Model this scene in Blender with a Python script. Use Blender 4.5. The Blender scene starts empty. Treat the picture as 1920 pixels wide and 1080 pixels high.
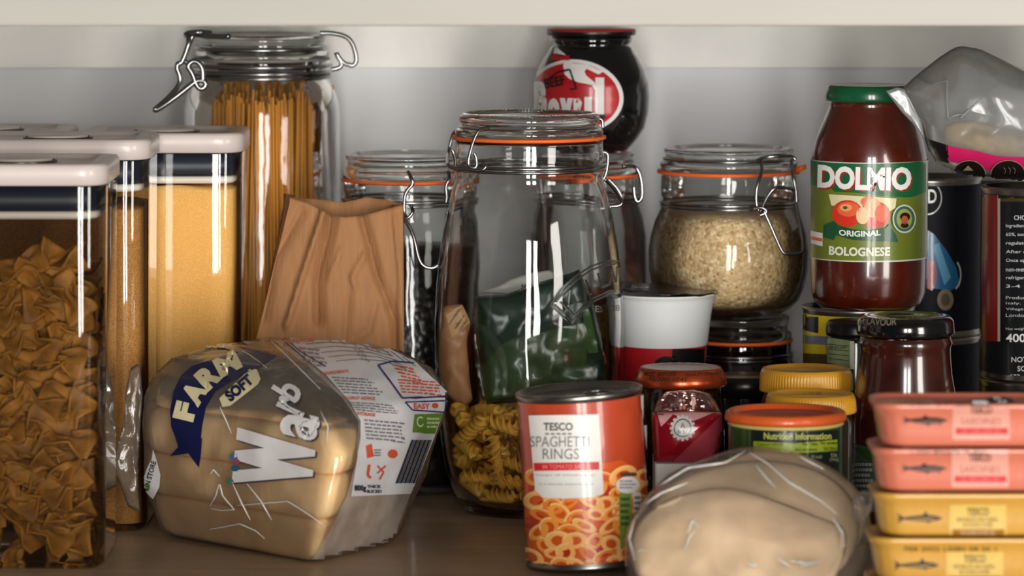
import bpy, bmesh, math, random
from mathutils import Vector, Matrix, noise
from mathutils.bvhtree import BVHTree
PI = math.pi
C = bpy.context.scene.collection
S = bpy.context.scene

# ------------------------------------------------------------------ camera
FPX = 8500.0
CAMH = 0.4414
D0 = 1.01            # camera stands this far before y = 0
TH = math.atan(800 / FPX)
CAM = Vector((0, -D0, CAMH))
cam_d = bpy.data.cameras.new('camera')
cam = bpy.data.objects.new('camera', cam_d)
C.objects.link(cam)
S.camera = cam
cam.location = CAM
cam.rotation_euler = (PI / 2 - TH, 0, 0)
cam_d.sensor_width = 36
cam_d.lens = FPX / 1920 * 36
cam_d.clip_start = 0.05
cam_d.dof.use_dof = True
cam_d.dof.focus_distance = 3.00
cam_d.dof.aperture_fstop = 7.0

# ------------------------------------------------------------------ world, daylight window, exposure
w = bpy.data.worlds.new('room_ambient')
S.world = w
w.use_nodes = True
bg = w.node_tree.nodes['Background']
bg.inputs[0].default_value = (0.85, 0.93, 1.0, 1)
bg.inputs[1].default_value = 0.035
def rect_light(name, x, z, sx, sz, power, col, y=-1.9):
    l = bpy.data.lights.new(name, 'AREA')
    l.shape = 'RECTANGLE'; l.size = sx; l.size_y = sz; l.energy = power; l.color = col
    o = bpy.data.objects.new(name, l)
    C.objects.link(o)
    o.location = (x, y, z)
    o.rotation_euler = (PI / 2, 0, 0)      # faces +Y, towards the cupboard
    return o
rect_light('window_light', -0.06, 0.10, 0.42, 2.2, 68, (1.0, 0.97, 0.93))
rect_light('window_light', 0.58, 0.10, 0.42, 2.2, 68, (1.0, 0.97, 0.93))
o = rect_light('side_fill_light', 1.45, 0.35, 0.5, 1.2, 27, (1.0, 0.95, 0.88), y=0.0)  # added fill lamp without a known source, lifts right-facing sides
o.rotation_euler = (PI / 2, 0, math.atan2(1.6, 2.0))
S.view_settings.view_transform = 'Standard'
S.view_settings.look = 'None'
S.view_settings.gamma = 1
S.view_settings.exposure = 0.0
S.view_settings.use_curve_mapping = False
cy = S.cycles
cy.use_denoising = True
cy.max_bounces = 20
cy.transmission_bounces = 20
cy.transparent_max_bounces = 40
cy.glossy_bounces = 6
cy.diffuse_bounces = 5
cy.blur_glossy = 0.6
cy.sample_clamp_indirect = 6

# ------------------------------------------------------------------ pixel <-> place helpers (a pixel of the photo at a given depth)
def ray(px, py):
    u = (px - 960) / FPX; v = (py - 540) / FPX
    return Vector((u, math.cos(TH) - v * math.sin(TH), -math.sin(TH) - v * math.cos(TH)))
def at(px, py, d):
    r = ray(px, py)
    return CAM + r * ((d + D0) / r.y)
def Zp(py, d): return at(960, py, d).z
def Xp(px, d, py=600): return at(px, py, d).x
def R(hw, d): return hw * (d + D0) / FPX * 1.006

# ------------------------------------------------------------------ materials
MATS = {}
def lin(c):
    return tuple((x / 255 / 12.92) if x / 255 <= 0.04045 else ((x / 255 + 0.055) / 1.055) ** 2.4 for x in c)
def nodes_of(m):
    m.use_nodes = True
    nt = m.node_tree
    return nt, nt.nodes, nt.links, nt.nodes['Principled BSDF']
def pm(name, col, rough=0.5, metal=0.0, var=0.12, vscale=30, bump=0.0, bscale=60, coat=0.0, trans=0.0, ior=1.45, spec=0.5, sss=0.0, stretch=None):
    """procedural principled material; col is sRGB 0-255"""
    if name in MATS: return MATS[name]
    m = bpy.data.materials.new(name)
    nt, N, L, P = nodes_of(m)
    c = lin(col)
    tc = N.new('ShaderNodeTexCoord')
    src = tc.outputs['Object']
    if stretch:
        mp = N.new('ShaderNodeMapping'); mp.inputs['Scale'].default_value = stretch
        L.new(src, mp.inputs[0]); src = mp.outputs[0]
    nz = N.new('ShaderNodeTexNoise'); nz.inputs['Scale'].default_value = vscale; nz.inputs['Detail'].default_value = 4
    L.new(src, nz.inputs['Vector'])
    rp = N.new('ShaderNodeValToRGB')
    rp.color_ramp.elements[0].position = 0.3; rp.color_ramp.elements[1].position = 0.7
    rp.color_ramp.elements[0].color = tuple(x * (1 - var) for x in c) + (1,)
    rp.color_ramp.elements[1].color = tuple(min(1, x * (1 + var)) for x in c) + (1,)
    L.new(nz.outputs['Fac'], rp.inputs[0]); L.new(rp.outputs[0], P.inputs['Base Color'])
    P.inputs['Roughness'].default_value = rough
    P.inputs['Metallic'].default_value = metal
    P.inputs['IOR'].default_value = ior
    P.inputs['Specular IOR Level'].default_value = spec
    P.inputs['Coat Weight'].default_value = coat
    P.inputs['Coat Roughness'].default_value = 0.08
    P.inputs['Transmission Weight'].default_value = trans
    if sss:
        P.inputs['Subsurface Weight'].default_value = sss
        P.inputs['Subsurface Radius'].default_value = (1, .6, .3)
        P.inputs['Subsurface Scale'].default_value = 0.004
    if bump:
        n2 = N.new('ShaderNodeTexNoise'); n2.inputs['Scale'].default_value = bscale; n2.inputs['Detail'].default_value = 5
        L.new(src, n2.inputs['Vector'])
        b = N.new('ShaderNodeBump'); b.inputs['Strength'].default_value = bump; b.inputs['Distance'].default_value = 0.002
        L.new(n2.outputs['Fac'], b.inputs['Height']); L.new(b.outputs[0], P.inputs['Normal'])
    MATS[name] = m
    return m
def grain(name, cols, scale, rough=0.6, bump=0.8):
    """dry food grains: cells of slightly different colour with a bump"""
    if name in MATS: return MATS[name]
    m = bpy.data.materials.new(name)
    nt, N, L, P = nodes_of(m)
    tc = N.new('ShaderNodeTexCoord')
    v = N.new('ShaderNodeTexVoronoi'); v.inputs['Scale'].default_value = scale
    L.new(tc.outputs['Object'], v.inputs['Vector'])
    sp = N.new('ShaderNodeSeparateColor'); L.new(v.outputs['Color'], sp.inputs[0])
    rp = N.new('ShaderNodeValToRGB')
    while len(rp.color_ramp.elements) < len(cols): rp.color_ramp.elements.new(0.5)
    for i, c in enumerate(cols):
        rp.color_ramp.elements[i].position = i / (len(cols) - 1)
        rp.color_ramp.elements[i].color = lin(c) + (1,)
    L.new(sp.outputs[0], rp.inputs[0]); L.new(rp.outputs[0], P.inputs['Base Color'])
    b = N.new('ShaderNodeBump'); b.inputs['Strength'].default_value = bump; b.inputs['Distance'].default_value = 0.001
    b.invert = True
    L.new(v.outputs['Distance'], b.inputs['Height']); L.new(b.outputs[0], P.inputs['Normal'])
    P.inputs['Roughness'].default_value = rough
    MATS[name] = m
    return m
def thin(name, tint=(1, 1, 1), edge=0.35, gloss=1.0, base=0.0, milk=(200, 200, 196), milkfac=0.0, rough=0.04, bump=0.0, bscale=40, stretch=(1, 1, 1), epow=2.2):
    """thin clear wall or film: see-through, darker and shinier towards grazing angles, optionally milky"""
    if name in MATS: return MATS[name]
    m = bpy.data.materials.new(name)
    m.use_nodes = True
    nt = m.node_tree; N = nt.nodes; L = nt.links
    for n in list(N): N.remove(n)
    out = N.new('ShaderNodeOutputMaterial')
    tr = N.new('ShaderNodeBsdfTransparent')
    gl = N.new('ShaderNodeBsdfAnisotropic') if False else N.new('ShaderNodeBsdfGlossy')
    gl.inputs['Roughness'].default_value = rough
    gl.inputs['Color'].default_value = (1, 1, 1, 1)
    lw = N.new('ShaderNodeLayerWeight'); lw.inputs['Blend'].default_value = 0.5
    pw = N.new('ShaderNodeMath'); pw.operation = 'POWER'; pw.inputs[1].default_value = epow
    L.new(lw.outputs['Facing'], pw.inputs[0])
    mc = N.new('ShaderNodeMix'); mc.data_type = 'RGBA'
    mc.inputs[6].default_value = tuple(tint) + (1,)
    mc.inputs[7].default_value = tuple(t * edge for t in tint) + (1,)
    L.new(pw.outputs[0], mc.inputs[0]); L.new(mc.outputs[2], tr.inputs[0])
    fr = N.new('ShaderNodeFresnel'); fr.inputs[0].default_value = 1.5
    fm = N.new('ShaderNodeMath'); fm.operation = 'MULTIPLY_ADD'; fm.inputs[1].default_value = gloss; fm.inputs[2].default_value = base; fm.use_clamp = True
    L.new(fr.outputs[0], fm.inputs[0])
    mx = N.new('ShaderNodeMixShader'); L.new(fm.outputs[0], mx.inputs[0]); L.new(tr.outputs[0], mx.inputs[1]); L.new(gl.outputs[0], mx.inputs[2])
    last = mx.outputs[0]
    tc = N.new('ShaderNodeTexCoord'); mp = N.new('ShaderNodeMapping'); mp.inputs['Scale'].default_value = stretch
    L.new(tc.outputs['Object'], mp.inputs[0])
    nz = N.new('ShaderNodeTexNoise'); nz.inputs['Scale'].default_value = bscale; nz.inputs['Detail'].default_value = 3
    L.new(mp.outputs[0], nz.inputs['Vector'])
    if bump:
        b = N.new('ShaderNodeBump'); b.inputs['Strength'].default_value = bump; b.inputs['Distance'].default_value = 0.004
        L.new(nz.outputs['Fac'], b.inputs['Height']); L.new(b.outputs[0], gl.inputs['Normal']); L.new(b.outputs[0], fr.inputs['Normal'])
    if milkfac:
        df = N.new('ShaderNodeBsdfDiffuse'); df.inputs[0].default_value = lin(milk) + (1,)
        tl = N.new('ShaderNodeBsdfTranslucent'); tl.inputs[0].default_value = lin(milk) + (1,)
        ad = N.new('ShaderNodeMixShader'); ad.inputs[0].default_value = 0.3
        L.new(df.outputs[0], ad.inputs[1]); L.new(tl.outputs[0], ad.inputs[2])
        m2 = N.new('ShaderNodeMixShader')
        mr = N.new('ShaderNodeMath'); mr.operation = 'MULTIPLY'; mr.inputs[1].default_value = milkfac * 2; mr.use_clamp = True
        L.new(nz.outputs['Fac'], mr.inputs[0])
        L.new(mr.outputs[0], m2.inputs[0]); L.new(last, m2.inputs[1]); L.new(ad.outputs[0], m2.inputs[2])
        last = m2.outputs[0]
    L.new(last, out.inputs[0])
    MATS[name] = m
    return m
def ink(col, rough=0.35, coat=0.3):
    return pm('print_%d_%d_%d' % tuple(col), col, rough, var=0.04, vscale=80, coat=coat)
def glass(name, tint=(0.97, 0.985, 0.975), ior=1.47, bump=0.0):
    if name in MATS: return MATS[name]
    m = bpy.data.materials.new(name)
    nt, N, L, P = nodes_of(m)
    P.inputs['Base Color'].default_value = tint + (1,)
    P.inputs['Roughness'].default_value = 0.0
    P.inputs['Transmission Weight'].default_value = 1
    P.inputs['IOR'].default_value = ior
    if bump:
        tc = N.new('ShaderNodeTexCoord'); nz = N.new('ShaderNodeTexNoise'); nz.inputs['Scale'].default_value = 28; nz.inputs['Detail'].default_value = 1.5
        mp = N.new('ShaderNodeMapping'); mp.inputs['Scale'].default_value = (1, 1, .6)
        L.new(tc.outputs['Object'], mp.inputs[0]); L.new(mp.outputs[0], nz.inputs['Vector'])
        b = N.new('ShaderNodeBump'); b.inputs['Strength'].default_value = bump; b.inputs['Distance'].default_value = 0.004
        L.new(nz.outputs['Fac'], b.inputs['Height']); L.new(b.outputs[0], P.inputs['Normal'])
    MATS[name] = m
    return m

# ------------------------------------------------------------------ mesh building
class MB:
    def __init__(s): s.v = []; s.f = []; s.fm = []; s.mats = []; s.flat = set(); s._bvh = None
    def mi(s, m):
        if m not in s.mats: s.mats.append(m)
        return s.mats.index(m)
    def add(s, vs, fs, m, flat=False):
        o = len(s.v); s.v += [Vector(p) for p in vs]; k = s.mi(m)
        for f in fs:
            if flat: s.flat.add(len(s.f))
            s.f.append([i + o for i in f]); s.fm.append(k)
        return s
    def rings(s, rs, m, closed=True, cap0=False, cap1=False, flat=False):
        n = len(rs[0]); vs = [p for r in rs for p in r]; fs = []
        for i in range(len(rs) - 1):
            for j in range(n if closed else n - 1):
                k = (j + 1) % n
                fs.append([i * n + j, i * n + k, (i + 1) * n + k, (i + 1) * n + j])
        if cap0: fs.append(list(range(n))[::-1])
        if cap1: fs.append([(len(rs) - 1) * n + j for j in range(n)])
        return s.add(vs, fs, m, flat)
    def lathe(s, cx, cy, prof, m, seg=96, close=False, wob=None):
        rs = []
        for (r, z) in prof:
            r = max(r, 1e-5)
            rs.append([Vector((cx + r * math.cos(2 * PI * j / seg), cy + r * math.sin(2 * PI * j / seg), z)) if not wob else
                       Vector((cx + wob(2 * PI * j / seg, z, r) * math.cos(2 * PI * j / seg), cy + wob(2 * PI * j / seg, z, r) * math.sin(2 * PI * j / seg), z)) for j in range(seg)])
        if close: rs.append(rs[0])
        return s.rings(rs, m)
    def tube(s, pts, r, m, seg=10, closed=False):
        pts = [Vector(p) for p in pts]; n = len(pts); rs = []
        up = Vector((0.13, 0.21, 0.97)).normalized(); prev = None
        for i, p in enumerate(pts):
            a = pts[(i - 1) % n] if (closed or i > 0) else p
            b = pts[(i + 1) % n] if (closed or i < n - 1) else p
            t = (b - a)
            t = t.normalized() if t.length > 1e-9 else Vector((0, 0, 1))
            x = (prev - t * prev.dot(t)) if prev is not None else (up - t * up.dot(t))
            if x.length < 1e-6: x = t.orthogonal()
            x.normalize(); prev = x; y = t.cross(x)
            rr = r(i / max(1, n - 1)) if callable(r) else r
            rs.append([p + (x * math.cos(2 * PI * j / seg) + y * math.sin(2 * PI * j / seg)) * rr for j in range(seg)])
        if closed: rs.append(rs[0])
        return s.rings(rs, m, cap0=not closed, cap1=not closed)
    def torus(s, cx, cy, z, R_, r, m, seg=72, a0=0, a1=2 * PI):
        full = abs(a1 - a0 - 2 * PI) < 1e-6
        n = seg if full else seg + 1
        return s.tube([(cx + R_ * math.cos(a0 + (a1 - a0) * i / seg), cy + R_ * math.sin(a0 + (a1 - a0) * i / seg), z) for i in range(n)], r, m, closed=full)
    def box(s, lo, hi, m):
        (a, b, c), (d, e, f) = lo, hi
        vs = [(a, b, c), (d, b, c), (d, e, c), (a, e, c), (a, b, f), (d, b, f), (d, e, f), (a, e, f)]
        return s.add(vs, [[0, 3, 2, 1], [4, 5, 6, 7], [0, 1, 5, 4], [1, 2, 6, 5], [2, 3, 7, 6], [3, 0, 4, 7]], m, True)
    def grid(s, fn, nu, nv, m):
        vs = [fn(i / nu, j / nv) for j in range(nv + 1) for i in range(nu + 1)]
        fs = [[j * (nu + 1) + i, j * (nu + 1) + i + 1, (j + 1) * (nu + 1) + i + 1, (j + 1) * (nu + 1) + i] for j in range(nv) for i in range(nu)]
        return s.add(vs, fs, m)
    def xf(s, M): s.v = [M @ p for p in s.v]; return s
    def bvh(s):
        if s._bvh is None: s._bvh = BVHTree.FromPolygons(s.v, s.f)
        return s._bvh
    def build(s, name, parent=None, loc=None, recalc=True, bevel=0):
        L0 = Vector(parent['_o']) if parent is not None else Vector(loc if loc is not None else (0, 0, 0))
        me = bpy.data.meshes.new(name)
        me.from_pydata([p - L0 for p in s.v], [], s.f)
        for m in s.mats: me.materials.append(m)
        me.polygons.foreach_set('material_index', s.fm)
        me.polygons.foreach_set('use_smooth', [i not in s.flat for i in range(len(s.f))])
        bm = bmesh.new(); bm.from_mesh(me)
        bmesh.ops.remove_doubles(bm, verts=bm.verts, dist=2e-6)
        if recalc: bmesh.ops.recalc_face_normals(bm, faces=bm.faces)
        bm.to_mesh(me); bm.free(); me.update()
        o = bpy.data.objects.new(name, me)
        C.objects.link(o)
        if parent is not None: o.parent = parent
        else: o.location = L0
        o['_o'] = list(L0)
        if bevel:
            b = o.modifiers.new('bevel', 'BEVEL'); b.width = bevel; b.segments = 3
        return o
def tag(o, label, cat, group=None, kind=None):
    if label: o['label'] = label
    if cat: o['category'] = cat
    if group: o['group'] = group
    if kind: o['kind'] = kind
    return o
def thing(name, label, cat, loc, group=None):
    o = bpy.data.objects.new(name, None); C.objects.link(o)
    o.empty_display_size = 0.01
    o.location = loc; o['_o'] = list(loc)
    return tag(o, label, cat, group)
def struct(o): o['kind'] = 'structure'; return o
def copy_tree(o):
    c = o.copy(); C.objects.link(c)
    for ch in list(o.children):
        k = ch.copy(); C.objects.link(k); k.parent = c
        for g in list(ch.children):
            q = g.copy(); C.objects.link(q); q.parent = k
    return c

def rrect(cx, cy, hx, hy, r, z, n=8, rot=0):
    """rounded rectangle ring"""
    pts = []
    for k, (sx, sy) in enumerate(((1, -1), (1, 1), (-1, 1), (-1, -1))):
        a0 = -PI / 2 + k * PI / 2
        for i in range(n + 1):
            a = a0 + PI / 2 * i / n
            pts.append((sx * (hx - r) + r * math.cos(a), sy * (hy - r) + r * math.sin(a)))
    # extra points on straights
    out = []
    m = len(pts)
    for i in range(m):
        a = pts[i]; b = pts[(i + 1) % m]; out.append(a)
        if math.hypot(a[0] - b[0], a[1] - b[1]) > 3 * r / n + 1e-6:
            for t in range(1, 12): out.append((a[0] + (b[0] - a[0]) * t / 12, a[1] + (b[1] - a[1]) * t / 12))
    c, s_ = math.cos(rot), math.sin(rot)
    return [Vector((cx + x * c - y * s_, cy + x * s_ + y * c, z)) for x, y in out]

def resample(pts, n, closed=True):
    P = [Vector(p) for p in pts]
    if closed: P = P + [P[0]]
    ds = [0]
    for a, b in zip(P, P[1:]): ds.append(ds[-1] + (b - a).length)
    out = []; T = ds[-1]; k = 0
    cnt = n if closed else n - 1
    for i in range(n):
        t = T * i / cnt
        while k < len(ds) - 2 and ds[k + 1] < t: k += 1
        L_ = ds[k + 1] - ds[k]
        out.append(P[k].lerp(P[k + 1], (t - ds[k]) / L_ if L_ > 1e-12 else 0))
    return out
def chaikin(pts, it=2, closed=True):
    P = [Vector(p) for p in pts]
    for _ in range(it):
        Q = []
        n = len(P)
        for i in range(n if closed else n - 1):
            a, b = P[i], P[(i + 1) % n]
            Q += [a.lerp(b, .25), a.lerp(b, .75)]
        if not closed: Q = [P[0]] + Q + [P[-1]]
        P = Q
    return P
def pillow(mb, outline, d, T, m, amp=0.0, nscale=40, seed=0, n=72, rings=14, pw=0.5, back=1.0, smooth=1, lean=0.0):
    """closed cushion with a photographed outline, real thickness 2T; lean tilts it backwards"""
    o2 = [Vector((x, y, 0)) for x, y in outline]
    if smooth: o2 = chaikin(o2, smooth)
    o2 = resample(o2, n)
    c = sum(o2, Vector()) / n
    def pt(s_, j, side):
        q = c.lerp(o2[j], s_)
        h = max(0, 1 - s_ * s_) ** pw
        p0 = at(q.x, q.y, d)
        nz = noise.noise(Vector((p0.x, p0.z, seed)) * nscale) + 0.5 * noise.noise(Vector((p0.x, p0.z, seed + 9)) * nscale * 2.3)
        k = T * h * (1 if side < 0 else back)
        p_ = at(q.x, q.y, d + lean * (c.y - q.y) + side * (k + amp * nz * min(1, 3 * h)))
        p_.z = max(p_.z, .0006 + .0004 * (1 - s_)); return p_
    rs = [[at(c.x, c.y, (pt(0, 0, -1)).y)] * n] + [[pt(i / rings, j, -1) for j in range(n)] for i in range(1, rings)] + [[pt(1, j, -1) for j in range(n)]]
    rs += [[pt(i / rings, j, 1) for j in range(n)] for i in range(rings - 1, 0, -1)] + [[at(c.x, c.y, (pt(0, 0, 1)).y)] * n]
    # wrap: rings share the outline ring
    return mb.rings(rs, m)

# ------------------------------------------------------------------ printed artwork laid onto a surface
_tc = {}
def glyphs(s, bold=0.0):
    k = (s, bold)
    if k not in _tc:
        cu = bpy.data.curves.new('t', 'FONT'); cu.body = s; cu.size = 1; cu.offset = bold; cu.resolution_u = 3
        ob = bpy.data.objects.new('t', cu); C.objects.link(ob)
        dg = bpy.context.evaluated_depsgraph_get(); dg.update()
        me = bpy.data.meshes.new_from_object(ob.evaluated_get(dg))
        vs = [(v.co.x, v.co.y) for v in me.vertices]; fs = [list(p.vertices) for p in me.polygons]
        bpy.data.objects.remove(ob); bpy.data.curves.remove(cu); bpy.data.meshes.remove(me)
        x0 = min(v[0] for v in vs); x1 = max(v[0] for v in vs); y0 = min(v[1] for v in vs); y1 = max(v[1] for v in vs)
        vs = [((x - x0) / (x1 - x0) - .5, (y - y0) / (y1 - y0) - .5) for x, y in vs]
        _tc[k] = (vs, fs)
    return _tc[k]
class Art:
    """draws flat shapes given in photo pixels onto the real surface of a mesh; layers are thin films of ink"""
    def __init__(s, target, out=None, eps=0.00025, quad=None, step=8):
        s.t = target.bvh(); s.o = out if out is not None else target; s.e = eps; s.q = quad; s.step = step
    def mp(s, p):
        if s.q is None: return p
        u, v = p; a, b, c, d = s.q
        return ((a[0] * (1 - u) + b[0] * u) * (1 - v) + (d[0] * (1 - u) + c[0] * u) * v,
                (a[1] * (1 - u) + b[1] * u) * (1 - v) + (d[1] * (1 - u) + c[1] * u) * v)
    def mesh(s, vs, fs, m, layer=1, maxd=None):
        bm = bmesh.new()
        V = []
        for p in vs: x, y = s.mp(p); V.append(bm.verts.new((x, y, 0)))
        for f in fs:
            try: bm.faces.new([V[i] for i in f])
            except Exception: pass
        xs = [v.co.x for v in bm.verts]; ys = [v.co.y for v in bm.verts]
        if max(xs) - min(xs) > s.step or max(ys) - min(ys) > s.step:
            bmesh.ops.triangulate(bm, faces=[f for f in bm.faces if len(f.verts) > 4])
        for ax, vals in ((0, xs), (1, ys)):
            lo, hi = min(vals), max(vals)
            k = math.floor(lo / s.step) + 1
            while k * s.step < hi:
                co = [0, 0, 0]; no = [0, 0, 0]; co[ax] = k * s.step; no[ax] = 1
                bmesh.ops.bisect_plane(bm, geom=bm.verts[:] + bm.edges[:] + bm.faces[:], plane_co=co, plane_no=no)
                k += 1
        bm.verts.index_update()
        P = []; org = CAM
        for v in bm.verts:
            dr = ray(v.co.x, v.co.y).normalized()
            h = s.t.ray_cast(org, dr)
            if h[0] is None: P.append(None); continue
            n = h[1]
            if n.dot(dr) > 0: n = -n
            P.append(h[0] + n * s.e * layer)
        ok = [i for i, p in enumerate(P) if p is not None]; ix = {o: k for k, o in enumerate(ok)}
        F = []
        for f in bm.faces:
            idx = [v.index for v in f.verts]
            if any(P[i] is None for i in idx): continue
            yy = [P[i].y for i in idx]
            if max(yy) - min(yy) > 0.03: continue
            F.append([ix[i] for i in idx])
        bm.free()
        s.o.add([P[i] for i in ok], F, m)
    def poly(s, pts, m, layer=1):
        from mathutils.geometry import tessellate_polygon
        v3 = [Vector((x, y, 0)) for x, y in pts]
        s.mesh(pts, [list(t) for t in tessellate_polygon([v3])], m, layer)
    def rect(s, x0, y0, x1, y1, m, layer=1): s.poly([(x0, y0), (x1, y0), (x1, y1), (x0, y1)], m, layer)
    def ell(s, cx, cy, rx, ry, m, layer=1, rot=0, n=28):
        c, q = math.cos(rot), math.sin(rot)
        s.poly([(cx + rx * math.cos(2 * PI * i / n) * c - ry * math.sin(2 * PI * i / n) * q, cy + rx * math.cos(2 * PI * i / n) * q + ry * math.sin(2 * PI * i / n) * c) for i in range(n)], m, layer)
    def ring(s, cx, cy, rx, ry, t, m, layer=1, rot=0, n=28, a0=0, a1=2 * PI):
        c, q = math.cos(rot), math.sin(rot); vs = []
        for i in range(n + 1):
            a = a0 + (a1 - a0) * i / n
            for k in (1, 1 - t):
                X, Y = rx * k * math.cos(a), ry * k * math.sin(a)
                vs.append((cx + X * c - Y * q, cy + X * q + Y * c))
        s.mesh(vs, [[2 * i, 2 * i + 1, 2 * i + 3, 2 * i + 2] for i in range(n)], m, layer)
    def text(s, st, cx, cy, w_, h_, m, layer=1, rot=0, bold=0.0, shear=0, arc=0):
        vs, fs = glyphs(st, bold)
        c, q = math.cos(math.radians(rot)), math.sin(math.radians(rot)); P = []
        for x, y in vs:
            X = x * w_ + y * h_ * shear; Y = -y * h_ + arc * (x * 2) ** 2
            P.append((cx + X * c - Y * q, cy + X * q + Y * c))
        s.mesh(P, fs, m, layer)
    def line(s, pts, wd, m, layer=1):
        for a, b in zip(pts, pts[1:]):
            a = Vector((a[0], a[1])); b = Vector((b[0], b[1])); t = (b - a)
            if t.length < 1e-9: continue
            n = Vector((-t.y, t.x)).normalized() * wd / 2
            s.poly([tuple(a + n), tuple(b + n), tuple(b - n), tuple(a - n)], m, layer)
    def greek(s, x0, y0, x1, y1, rows, m, layer=1, seed=0, fill=0.55, ragged=0.25):
        """rows of print too small to read: word-shaped dashes"""
        rnd = random.Random(seed); h = (y1 - y0) / rows
        for r_ in range(rows):
            x = x0; xe = x1 - (x1 - x0) * rnd.random() * ragged
            while x < xe:
                w_ = (x1 - x0) * rnd.uniform(0.06, 0.16)
                s.rect(x, y0 + r_ * h, min(xe, x + w_), y0 + (r_ + fill) * h, m, layer)
                x += w_ + (x1 - x0) * 0.03
    def project(s, pts, layer=1, n=40):
        P = []; org = CAM
        for p in resample([(x, y, 0) for x, y in pts], n, False):
            dr = ray(p.x, p.y).normalized(); h = s.t.ray_cast(org, dr)
            if h[0] is None: continue
            nn = h[1] if h[1].dot(dr) < 0 else -h[1]
            P.append(h[0] + nn * s.e * layer)
        return P

# common materials
WIRE = pm('steel_wire', (150, 150, 150), 0.22, metal=1.0, var=0.1, vscale=60)
DWIRE = pm('dull_steel_wire', (120, 118, 114), 0.3, metal=1.0, var=0.2, vscale=60)
RUB = pm('orange_rubber', (226, 100, 34), 0.5, var=0.08)
CLEAR = thin('clear_plastic_wall', (0.96, 0.965, 0.96), edge=0.45, gloss=1.3, rough=0.03)
JARG = thin('thin_jar_glass', (0.93, 0.945, 0.935), edge=0.22, gloss=0.9, rough=0.05, bump=0.15, bscale=30, epow=1.8)
LIDG = glass('lid_glass', (0.93, 0.95, 0.94))
HERO = glass('kilner_glass', (0.975, 0.985, 0.98), bump=0.25)

# ================================================================== SETTING
wallm = pm('painted_wall', (226, 227, 229), 0.75, var=0.03, vscale=8, bump=0.15, bscale=25)
whitem = pm('dimmed_white_wood', (178, 174, 166), 0.55, var=0.04, vscale=14, bump=0.12, bscale=60, stretch=(0.3, 1, 2))  # white greyed in colour to offset strong light on the shelf edge
floorm = pm('brown_laminate', (158, 134, 108), 0.38, var=0.13, vscale=60, bump=0.15, bscale=160, stretch=(0.15, 1, 1), coat=0.15)
b = MB(); b.box((-0.75, 1.45, -0.022), (0.75, 2.34, 0), floorm); struct(b.build('floor', loc=(0, 1.9, 0)))
b = MB(); b.box((-0.75, 2.32, 0), (0.75, 2.36, 0.60), wallm); struct(b.build('wall_back', loc=(0, 2.32, 0)))
b = MB(); b.box((-0.50, 1.60, 0), (-0.465, 2.32, 0.60), whitem); struct(b.build('wall_left', loc=(-0.48, 1.9, 0)))
b = MB(); b.box((0.66, 1.47, 0), (0.70, 2.32, 0.60), whitem); struct(b.build('wall_right', loc=(0.68, 1.9, 0)))
# shelf above (front edge seen) and the batten that carries it
dsh = 1.74
b = MB(); b.box((-0.465, dsh, Zp(49, dsh)), (0.66, 2.32, Zp(49, dsh) + 0.035), whitem)
o = b.build('trim_1', loc=(0, dsh, Zp(49, dsh)), bevel=0.0015); struct(o)
ztop = Zp(49, dsh)
b = MB(); b.box((-0.465, 2.295, Zp(128, 2.295)), (0.66, 2.32, ztop), pm('bright_white_paint', (244, 242, 236), .5, var=.03, bump=.1)); struct(b.build('trim_2', loc=(0, 2.3, ztop), bevel=0.001))

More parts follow.
